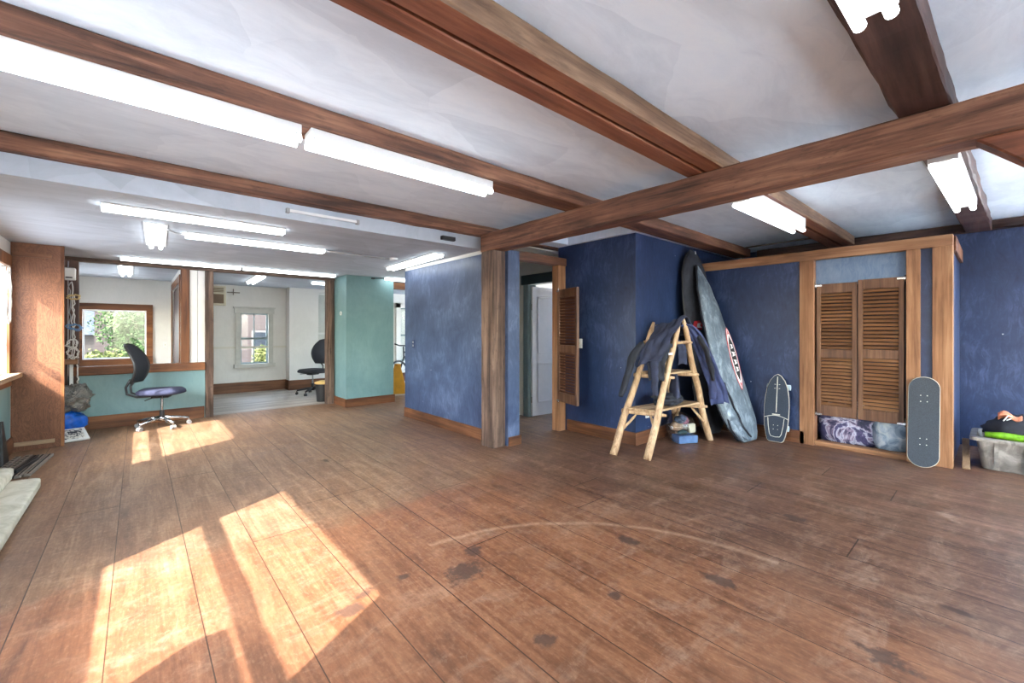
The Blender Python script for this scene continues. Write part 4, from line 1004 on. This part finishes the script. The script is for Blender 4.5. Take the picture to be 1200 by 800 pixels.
t_ = drape([(4.40, 2.30, 1.16), (4.42, 2.255, 1.10), (4.43, 2.25, .98), (4.43, 2.25, .90)], [.045, .05], (.75, -.6, 0), .012, 7, 16, 8).build('cloth_strip', 'navy', smooth=True, solid=.01, sub=1); tag(t_, 'short navy cloth hanging inside the top of the log rack', 'cloth')
o = MB().blob((4.30, 2.36, .515), (.17, .14, .062), .35, 4, 26, 16, 6, flat=.457).build('folded_clothes', 'charcoal', smooth=True); tag(o, 'crumpled dark clothes on the lower shelf of the log rack', 'clothes')
o = sleeve([(4.33, 2.30, .50), (4.34, 2.29, .60), (4.35, 2.30, .70), (4.345, 2.30, .79)], [.06, .055, .045, .03], 8).build('hanging_cloth', 'navy', smooth=True); tag(o, 'blue cloth hanging between the two shelves of the log rack', 'cloth')

# clear bag of small items on the floor below the rack
cbag = MB().blob((4.62, 2.37, .165), (.21, .15, .165), .08, 3, 28, 18, 2, flat=.001).build('clear_bag', 'film', smooth=True); tag(cbag, 'clear plastic bag of odds and ends on the floor under the log rack', 'bag')
tag(MB().blob((4.58, 2.40, .18), (.085, .06, .055), .12, 3, 16, 12, 1).build('pouch', 'tan', smooth=True), 'tan canvas pouch inside the clear bag', 'pouch')
tag(MB().blob((4.60, 2.36, .262), (.085, .06, .045), .15, 3, 16, 12, 3).build('rolled_cloth', 'pattern2', smooth=True), 'slate cloth at the top of the clear bag', 'cloth')
tag(MB().obox((4.635, 2.33, .045), (V3((.88,-.47,0)), V3((.47,.88,0)), V3((0,0,1))), (.12, .07, .042)).build('storage_box', 'bluebox', bevel=.008), 'blue box at the bottom of the clear bag', 'box')
tag(MB().blob((4.60, 2.34, .115), (.07, .05, .025), .15, 3, 16, 12, 4).build('green_cloth', 'darkteal', smooth=True), 'dark green cloth lying on the blue box in the clear bag', 'cloth')
tag(MB().obox((4.73, 2.30, .15), (V3((.88,-.47,.1)).normalized(), V3((.47,.88,0)), V3((-.09,.05,.99)).normalized()), (.04, .02, .05)).build('tube_pack', 'beige', bevel=.006), 'pale packet at the right side of the clear bag', 'packet')
tag(MB().blob((4.70, 2.36, .235), (.05, .04, .04), .2, 3, 14, 10, 7).build('pink_cloth', 'pink', smooth=True), 'rose coloured cloth at the right of the clear bag', 'cloth')

# ------------------------------------------------------------------ surfboard bags
def ray(u, v):
    a = (u-CX)/F; return V3((FX+RX*a, FY+RY*a, (HY-v)/F))
def on_plane(u, v, p, n):
    d = ray(u, v); o = V3((0, 0, H)); n = V3(n); return o+d*((V3(p)-o).dot(n)/d.dot(n))
def board_bag(name, label, P0, P1, wdir, left, right, thick, mat, pipemat, seed):
    """leaning padded bag: axis P0->P1, outline by (s, halfwidth) tables either side"""
    P0, P1 = V3(P0), V3(P1); ax = P1-P0; L = ax.length; ax.normalize(); wd = V3(wdir); wd = (wd-ax*wd.dot(ax)).normalized(); nn = ax.cross(wd).normalized()
    if nn.dot(V3((-.66, -.75, 0))) < 0: nn = -nn
    def tab(t, s):
        for (a, x), (b, y) in zip(t, t[1:]):
            if a <= s <= b:
                f = (s-a)/(b-a); f = f*f*(3-2*f)*.5+f*.5; return x+(y-x)*f
        return t[-1][1]
    N, K = 56, 28
    def fn(u, v):
        s = u; l, r = tab(left, s), tab(right, s); a = 2*pi*v
        c_, s_ = cos(a), sin(a)
        x = (r+l)/2+(r-l)/2*c_
        th = thick*min(1, (r-l)/.22)
        wr = .012*noise.noise(V3((u*9, c_*2, seed)))+.006*noise.noise(V3((u*22, c_*5+u*6, seed+3)))
        return P0+ax*(s*L)+wd*x+nn*(th*math.copysign(abs(s_)**.75, s_)+wr*s_)
    r = thing(name, label, 'surfboard bag', P0)
    m = MB().grid(fn, N, K)
    m.f.append(tuple(range(K))); m.f.append(tuple(N*(K+1)+i for i in range(K)))
    m.build('bag_body', mat, r, smooth=True)
    pipe = [P0+ax*(i/40*L)+wd*tab(left, i/40) for i in range(41)]+[P0+ax*(i/40*L)+wd*tab(right, i/40) for i in range(40, -1, -1)]
    MB().tube(pipe, .011, 8, closed=True).build('piping', pipemat, r, smooth=True)
    return r, P0, ax, L, wd, nn, tab
pn_ = V3((-.6, -.8, 0))
# rear black bag
rb = board_bag('surfboard_bag', 'tall black surfboard bag behind the silver one, leaning into the blue corner', (5.20, 2.26, .03), (5.22, 2.545, 2.27), (.97, -.2, 0),
    [(0, -.12), (.04, -.2), (.12, -.25), (.4, -.27), (.7, -.26), (.86, -.22), (.94, -.15), (.98, -.08), (1, -.01)], [(0, .12), (.04, .2), (.12, .25), (.4, .27), (.7, .26), (.86, .22), (.94, .15), (.98, .08), (1, .01)], .05, 'charcoal', 'black', 1)
sb = board_bag('surfboard_bag', 'silver grey surfboard bag with red and black logo leaning before the black bag', (5.16, 1.87, .012), (5.15, 2.43, 2.06), (.97, -.25, 0),
    [(0, -.06), (.03, -.14), (.08, -.20), (.25, -.235), (.5, -.205), (.7, -.165), (.85, -.115), (.95, -.05), (1, -.008)], [(0, .15), (.03, .21), (.1, .25), (.25, .24), (.5, .205), (.7, .165), (.85, .11), (.95, .045), (1, .008)], .05, 'silver', 'charcoal', 2)
_r, _P0, _ax, _L, _wd, _nn, _tab = sb
def flapfn(u, v):
    s_ = .01+.27*u; l = -.06-.175*min(1, s_/.22) if s_ < .22 else -.235+.03*(s_-.22)/.28
    w = .085*sin(pi*min(1, u*.96+.04))**.7*(1-.3*u)
    return _P0+_ax*(s_*_L)+_wd*(l+.03-(w+.03)*v)+_nn*(.055-.09*v*v+.018*noise.noise(V3((u*9, v*2, 4))))
MB().grid(flapfn, 40, 8).build('loose_edge', 'silver', _r, smooth=True, solid=.006)
MB().tube([flapfn(i/30, 1) for i in range(31)], .008, 6).build('edge_binding', 'charcoal', _r, smooth=True)
MB().tube([_P0+_ax*(_L*(.02+.3*i/20))+_wd*(.02-.20*(i/20)**.6)+_nn*(.056+.006*sin(i)) for i in range(21)], .010, 6).build('zip_fold', 'charcoal', _r, smooth=True)
# logos as thin patches on the bags
def patch(root_t, name, mat, s0, x0, slant, out, lift, thickness=.002):
    r, P0, ax, L, wd, nn, tab = root_t
    d = (ax*cos(slant)+wd*sin(slant)); e = (wd*cos(slant)-ax*sin(slant)); o = P0+ax*(s0*L)+wd*x0
    return MB().prism(out, o+nn*lift, e, d, nn, thickness).build(name, mat, r)
def ell(w, h, n=28, p=1.0): return [(w*math.copysign(abs(cos(2*pi*i/n))**p, cos(2*pi*i/n)), h*math.copysign(abs(sin(2*pi*i/n))**1.0, sin(2*pi*i/n))) for i in range(n)]
LIFT = .052
sl_ = .035
patch(sb, 'logo_border', 'red', .44, .115, sl_, ell(.064, .375, p=1.4), LIFT)
patch(sb, 'logo_field', 'pwhite', .44, .115, sl_, ell(.052, .36, p=1.4), LIFT+.002)
patch(sb, 'logo_black', 'pblack', .44, .115, sl_, [(0, -.27), (.034, -.17), (.041, 0), (.034, .17), (0, .27), (-.034, .17), (-.041, 0), (-.034, -.17)], LIFT+.004)
for y in (-.31, .31):
    sgn = 1 if y > 0 else -1
    patch(sb, 'logo_tip', 'red', .44, .115, sl_, [(-.018, y-.035*sgn), (0, y-.01*sgn), (.018, y-.035*sgn), (0, y+.04*sgn)], LIFT+.004)
for y, w in ((-.13, .024), (-.045, .028), (.05, .028), (.14, .022)):
    patch(sb, 'logo_letter', 'pwhite', .44, .115, sl_, [(-w, y-.03), (w, y-.018), (w*.5, y), (w, y+.02), (-w, y+.03), (-w*.4, y)], LIFT+.006)
patch(rb, 'logo_patch', 'red', .575, -.12, 0, [(-.07, -.05), (.06, -.06), (.09, 0), (.04, .055), (-.06, .05), (-.09, 0)], .062)
patch(rb, 'logo_mark', 'pwhite', .575, -.11, 0, [(-.045, -.03), (.05, -.035), (.02, -.005), (.04, .025), (-.02, .02)], .065)
patch(rb, 'logo_mark', 'pwhite', .975, .02, 0, [(-.006, -.03), (.006, -.03), (.008, .03), (-.008, .03)], .045)

# ------------------------------------------------------------------ skateboards
def deck(name, label, outline, base, top_lean, th, gripm, yaw=0, group='skateboards leaning on the closet front'):
    """outline (y,z) in deck plane; leaning toward +X by top_lean over its height"""
    r = thing(name, label, 'skateboard', base, 0, group)
    zmax = max(z for _, z in outline); k = top_lean/zmax
    uy = V3((k, 0, 1)).normalized(); ux = V3((sin(yaw), -cos(yaw), 0)); n_ = ux.cross(uy).normalized()
    if n_.x > 0: n_ = -n_
    return r, V3(base), ux, uy, n_
def mk_ring(out, k): 
    cx_ = sum(x for x, _ in out)/len(out); cz = sum(z for _, z in out)/len(out)
    return [(cx_+(x-cx_)*k, cz+(z-cz)*(1-(1-k)*.35)) for x, z in out]
def trucks(r, o, ux, uy, n_, zs, wm='wheel', hw=.095):
    for z in zs:
        c = o+uy*z-n_*.012
        t = MB().obox(c-n_*.012, (ux, uy, n_), (.028, .04, .012)).tube([c-n_*.045-ux*hw*.8, c-n_*.045+ux*hw*.8], .008, 8).obox(c-n_*.03, (ux, uy, n_), (.02, .018, .018)).build('truck', 'chrome', r)
        for s_ in (-1, 1):
            w = c-n_*.045+ux*(hw*s_); MB().cyl(w-ux*.02, w+ux*.02, .031, 18).build('wheel', wm, r, smooth=False)
# surf-skate: pointed nose, cut tail
prof = [(0, .765), (.035, .745), (.075, .69), (.105, .61), (.122, .50), (.128, .40), (.126, .28), (.118, .17), (.100, .07), (.082, .012), (.06, .0)]
out1 = [(x, z) for x, z in prof]+[(-x, z) for x, z in reversed(prof[1:])]
r, o, ux, uy, n_ = deck('surf_skateboard', 'dark pointed surf skateboard standing left of the closet post', out1, (5.40, 1.66, .004), .10, .012, 'grip')
MB().prism(out1, o, ux, uy, -n_, .011).build('deck_board', 'deckedge', r, bevel=.002)
MB().prism(mk_ring(out1, .955), o+n_*.0003, ux, uy, n_, .002).build('grip_tape', 'grip', r)
g = MB()
g.prism([(-.004, .33), (.004, .33), (.004, .735), (-.004, .735)], o+n_*.0022, ux, uy, n_, .001)
g.build('stripe', 'line', r)
def arcpts(x0, z0, x1, z1, sag, n=12): return [((x0+(x1-x0)*i/n), z0+(z1-z0)*i/n+sag*sin(pi*i/n)) for i in range(n+1)]
def lineart(pts): return [o+ux*x+uy*z+n_*.003 for x, z in pts]
MB().tube(lineart(arcpts(-.118, .265, .118, .265, .03)), .0035, 6).build('tail_line', 'line', r)
MB().tube(lineart([(-.082, .265), (-.075, .18), (-.06, .09), (-.045, .062), (0, .055), (.045, .062), (.06, .09), (.075, .18), (.082, .265)]), .003, 6).build('tail_line', 'line', r)
MB().prism([(-.04, .30), (.04, .30), (.04, .312), (-.04, .312)], o+n_*.0022, ux, uy, n_, .001).build('word_mark', 'line', r)
bl = MB()
for z in (.60, .645):
    for x in (-.022, .022): bl.obox(o+ux*x+uy*z+n_*.003, (ux, uy, n_), (.007, .0025, .001))
for z in (.14, .185):
    for x in (-.022, .022): bl.cyl(o+ux*x+uy*z+n_*.002, o+ux*x+uy*z+n_*.0035, .004, 8)
bl.build('bolts', 'line', r)
trucks(r, o, ux, uy, n_, (.16, .62))
# popsicle deck
out2 = []
for i in range(48):
    a = 2*pi*i/48; c_, s_ = cos(a), sin(a); x = .108*math.copysign(abs(c_)**.55, c_)
    z = .425+(.325*math.copysign(min(1, abs(s_)*1.0), s_) if False else 0)
    out2.append((x, .425+math.copysign(.315+.11*(1-abs(x/.108)**2.4)**.5 if abs(s_) > .02 else .315*s_, s_)))
out2 = []
for i in range(25): a = pi*i/24; out2.append((.108*cos(a), .725+.105*sin(a)))
for i in range(25): a = pi+pi*i/24; out2.append((.108*cos(a), .105+.105*sin(a)))
r, o, ux, uy, n_ = deck('skateboard', 'grey grip-taped skateboard standing upright against the right closet trim', out2, (5.40, .455, .004), .125, .012, 'grip2', yaw=.12)
MB().prism(out2, o, ux, uy, -n_, .011).build('deck_board', 'deckedge', r, bevel=.002)
MB().prism(mk_ring(out2, .965), o+n_*.0003, ux, uy, n_, .002).build('grip_tape', 'grip2', r)
bl = MB()
for z in (.205, .26, .60, .655):
    for x in (-.022, .022): bl.cyl(o+ux*x+uy*z+n_*.002, o+ux*x+uy*z+n_*.0035, .0042, 8)
bl.build('bolts', 'line', r)
trucks(r, o, ux, uy, n_, (.232, .628), 'pwhite', .085)

# ------------------------------------------------------------------ plastic tote with gear
tt = thing('plastic_tote', 'scuffed grey plastic tote of gear on the floor by the right wall', 'tote', (5.98, -.18, 0))
def rr(x0, x1, y0, y1, r_, n=5):
    pts = []
    for (cx_, cy_, a0) in ((x1-r_, y1-r_, 0), (x0+r_, y1-r_, pi/2), (x0+r_, y0+r_, pi), (x1-r_, y0+r_, 3*pi/2)):
        for i in range(n+1): a = a0+pi/2*i/n; pts.append((cx_+r_*cos(a), cy_+r_*sin(a)))
    return pts
m = MB(); rings = []
tx0, tx1, ty0, ty1 = 5.73, 6.24, -.62, .145
spec = [(.02, .0), (.035, .02)]
prof = [(.05, 0, 0), (.012, .25, 0), (.012, .262, 1)]
def ringv(ins, z): return [V3((x, y, z)) for x, y in rr(tx0+ins, tx1-ins, ty0+ins, ty1-ins, .05)]
levels = [(.055, .0), (.045, .012), (.012, .26), (-.028, .262), (-.03, .285), (-.024, .292), (.016, .292), (.052, .018)]
n = 24
for ins, z in levels: m.v += ringv(ins, z)
for i in range(len(levels)-1):
    for k in range(n): m.f.append((i*n+k, i*n+(k+1) % n, (i+1)*n+(k+1) % n, (i+1)*n+k))
m.f.append(tuple(range(n))); m.f.append(tuple((len(levels)-1)*n+k for k in range(n)))
m.build('tub', 'tote', tt, smooth=False)
rb_ = MB()
for y in (-.5, -.33, -.16, .01): rb_.box(tx0+.008, tx0+.02, y-.012, y+.012, .02, .255)
rb_.build('ribs', 'tote', tt)
o = MB().blob((5.99, -.19, .335), (.19, .275, .165), .18, 3, 36, 20, 5, flat=.2).build('clothes_pile', 'charcoal', smooth=True); tag(o, 'heap of black clothes filling the grey tote', 'clothes')
o = MB().tube([(5.775, .08, .318), (5.78, -.03, .322), (5.785, -.16, .315), (5.79, -.32, .31), (5.80, -.50, .315)], [.024, .03, .03, .032, .03], 10, jit=.2).build('green_strap', 'lime', smooth=True); tag(o, 'lime green rolled strap along the near rim of the tote', 'strap')
ob = thing('printed_cloth', 'orange and white printed cloth lying on the black clothes', 'cloth', (5.86, -.02, .40))
MB().grid(lambda u, v: (5.83+.10*u, .0-.14*v, .475+.035*sin(u*5)+.025*sin(v*6)), 8, 8).build('cloth_body', 'orange', ob, smooth=True, solid=.008)
MB().tube([(5.81, -.03, .45), (5.82, -.06, .50), (5.85, -.09, .48), (5.80, -.05, .46)], .005, 6).build('drawstring', 'pwhite', ob)
wl = MB().tube(loop((5.80, -.27, .375), .01, .05, seed=3, turns=1, tilt=6), .006, 6).build('white_cord', 'pwhite', smooth=True); tag(wl, 'white looped cord on the clothes at the right of the tote', 'cord')
tag(MB().bar((5.62, .19, .012), (6.25, .215, .17), .05, .018).build('wooden_stick', 'greyX', bevel=.004), 'grey board sloping between the tote and the closet side', 'board')

# ------------------------------------------------------------------ outdoors
struct('ground_outside', B(-1.6, 60, -60, 90, -3.2, -3.0), 'ground'); struct('ground_low_bounce', B(-40, -1.6, -60, 90, -3.2, -3.0), 'dim_ground')  # pale ground bounces light up; darker left strip added to reduce it
def house(name, label, x0, x1, y0, y1, zb, ze, zr, wall, ridge='x', wins=()):
    r = thing(name, label, 'house', ((x0+x1)/2, (y0+y1)/2, zb))
    B(x0, x1, y0, y1, zb, ze).build('walls', wall, r)
    o = .35
    if ridge == 'x':
        ym = (y0+y1)/2
        MB().prism([(y0-o, ze-.1), (y1+o, ze-.1), (ym, zr)], (x0-o, 0, 0), (0,1,0), (0,0,1), (1,0,0), x1-x0+2*o).build('roof', 'roof', r)
    else:
        xm = (x0+x1)/2
        MB().prism([(x0-.05, ze), (x1+.05, ze), (xm, zr-.25)], (0, y0-.02, 0), (1,0,0), (0,0,1), (0,1,0), y1-y0).build('gable', wall, r)
        th = .22; sl = (zr-ze)/(xm-x0+.0)
        MB().prism([(x0-o, ze-o*sl), (xm, zr), (x1+o, ze-o*sl), (x1+o, ze-o*sl+th), (xm, zr+th), (x0-o, ze-o*sl+th)], (0, y0-o, 0), (1,0,0), (0,0,1), (0,1,0), y1-y0+2*o).build('roof', 'roof', r)
    for (x, z, w, h) in wins:
        f = B(x-.08, x+w+.08, y0-.06, y0, z-.08, z+h+.08).build('window', 'eframe', r)
        B(x, x+w, y0-.075, y0-.055, z, z+h).build('pane', 'paneo', f)
    return r
house('house', 'clapboard house with a grey roof seen at the left of the back room window', -6.4, -1.35, 34, 40, -3, 1.15, 3.3, 'siding', 'x', ((-3.6, -.4, .8, 1.3), (-5.4, -.4, .8, 1.3)))
house('house', 'rosy grey neighbouring house filling the double-hung window view', -1.2, 11.0, 22, 29, -3, 5.5, 7.5, 'siding2', 'x', ((2.2, -.3, .9, 1.5), (3.9, -.3, .9, 1.5), (2.6, -2.6, 1.2, 1.3), (4.3, 2.3, .8, 1.4), (7.5, -.3, .9, 1.5), (10.0, -.3, .8, 1.4)))
def foliage(c, rad, n, size, seed):
    random.seed(seed); m = MB(); c = V3(c)
    for i in range(n):
        while True:
            d = V3((random.uniform(-1, 1), random.uniform(-1, 1), random.uniform(-1, 1)))
            if .1 < d.length < 1: break
        d = d*(.62+.38*random.random())/max(.45, d.length)*min(1, d.length+.35)
        q = 1+.3*noise.noise(d*2.4+V3((seed, 0, 0)))
        p = c+V3((d.x*rad[0]*q, d.y*rad[1]*q, d.z*rad[2]*q))
        a = V3((random.gauss(0, 1), random.gauss(0, 1), random.gauss(0, 1))).normalized(); b = a.orthogonal().normalized(); s = size*random.uniform(.6, 1.3)
        k = len(m.v); m.v += [p-a*s, p+b*s*.45, p+a*s, p-b*s*.45]; m.f.append((k, k+1, k+2, k+3))
    return m
def tree(name, label, cat, c, rad, n, size, seed, mat, zg=-3.0, tr=.12):
    r = thing(name, label, cat, (c[0], c[1], zg))
    foliage(c, rad, n, size, seed).build('foliage', mat, r)
    t = MB().tube([(c[0], c[1], zg), (c[0]+.1, c[1], (zg+c[2])/2), (c[0], c[1]+.1, c[2]+rad[2]*.4)], [tr, tr*.8, tr*.3], 8)
    for k in range(5):
        a = k*1.3; t.tube([(c[0], c[1], c[2]-rad[2]*.5), (c[0]+cos(a)*rad[0]*.6, c[1]+sin(a)*rad[1]*.6, c[2]+rad[2]*.2)], [tr*.4, tr*.15], 6)
    t.build('trunk', 'bark', r)
tree('tree', 'leafy green tree filling the right of the back room window view', 'tree', (.22, 18.5, 1.8), (1.2, 1.2, 2.1), 14000, .055, 3, 'leaf')
tree('shrub', 'yellow green shrub below the tree in the back room window view', 'shrub', (-.65, 15.2, .0), (.75, .7, .75), 7000, .05, 4, 'leafb')
tree('tree', 'distant tree behind the gabled house', 'tree', (2.0, 50, 2.5), (3.6, 3.0, 5.5), 8000, .2, 5, 'leaf')
tree('shrub', 'yellow green bush low in the double-hung window view', 'shrub', (3.55, 18.0, .1), (.42, .4, .6), 3500, .06, 6, 'leafb')
tree('shrub', 'bright green bush seen past the teal column', 'shrub', (7.4, 13.6, .3), (1.6, 1.2, 1.6), 3500, .09, 7, 'leafb')
tree('tree', 'garden tree outside the left wall windows', 'tree', (-6.5, 16, 1.5), (2.5, 2.5, 2.6), 5000, .11, 8, 'leaf')

# ------------------------------------------------------------------ light
sun = bpy.data.lights.new('sun', 'SUN'); sun.energy = 11.0; sun.angle = radians(.55); sun.color = (1, .94, .89)
so = bpy.data.objects.new('sun', sun); COL.objects.link(so)
sd = V3((1, .57, -.95)); so.rotation_euler = sd.to_track_quat('-Z', 'Y').to_euler(); so.location = (-6, -3, 6)
wd = bpy.data.worlds.new('sky'); SC.world = wd; wd.use_nodes = True; nt = wd.node_tree; nt.nodes.clear()
sky = nt.nodes.new('ShaderNodeTexSky'); sky.sky_type = 'NISHITA'; sky.sun_disc = False; sky.sun_elevation = radians(39); sky.sun_rotation = radians(240); sky.dust_density = 2.0; sky.air_density = 1.0
hs = nt.nodes.new('ShaderNodeHueSaturation'); hs.inputs['Saturation'].default_value = .7
bg = nt.nodes.new('ShaderNodeBackground'); bg.inputs['Strength'].default_value = 1.6
ow = nt.nodes.new('ShaderNodeOutputWorld')
nt.links.new(sky.outputs[0], hs.inputs['Color']); nt.links.new(hs.outputs[0], bg.inputs[0]); nt.links.new(bg.outputs[0], ow.inputs[0])

# ------------------------------------------------------------------ camera and view
cam = bpy.data.cameras.new('camera'); co = bpy.data.objects.new('camera', cam); COL.objects.link(co)
co.location = (0, 0, H); co.rotation_euler = (pi/2, 0, -math.atan2(FX, FY))
cam.sensor_width = 36; cam.lens = 36*F/1200; cam.shift_y = -(400-HY)/1200; cam.clip_start = .05; cam.clip_end = 300
SC.camera = co
vs_ = SC.view_settings; vs_.view_transform = 'Standard'; vs_.look = 'None'; vs_.gamma = 1; vs_.use_curve_mapping = False; vs_.exposure = 1.25
SC.cycles.use_denoising = True
try: SC.cycles.denoiser = 'OPENIMAGEDENOISE'
except Exception: pass
SC.cycles.denoising_prefilter = 'ACCURATE'; SC.cycles.max_bounces = 10; SC.cycles.diffuse_bounces = 5; SC.cycles.transparent_max_bounces = 12; SC.cycles.sample_clamp_indirect = 6
SC.cycles.caustics_reflective = False; SC.cycles.caustics_refractive = False
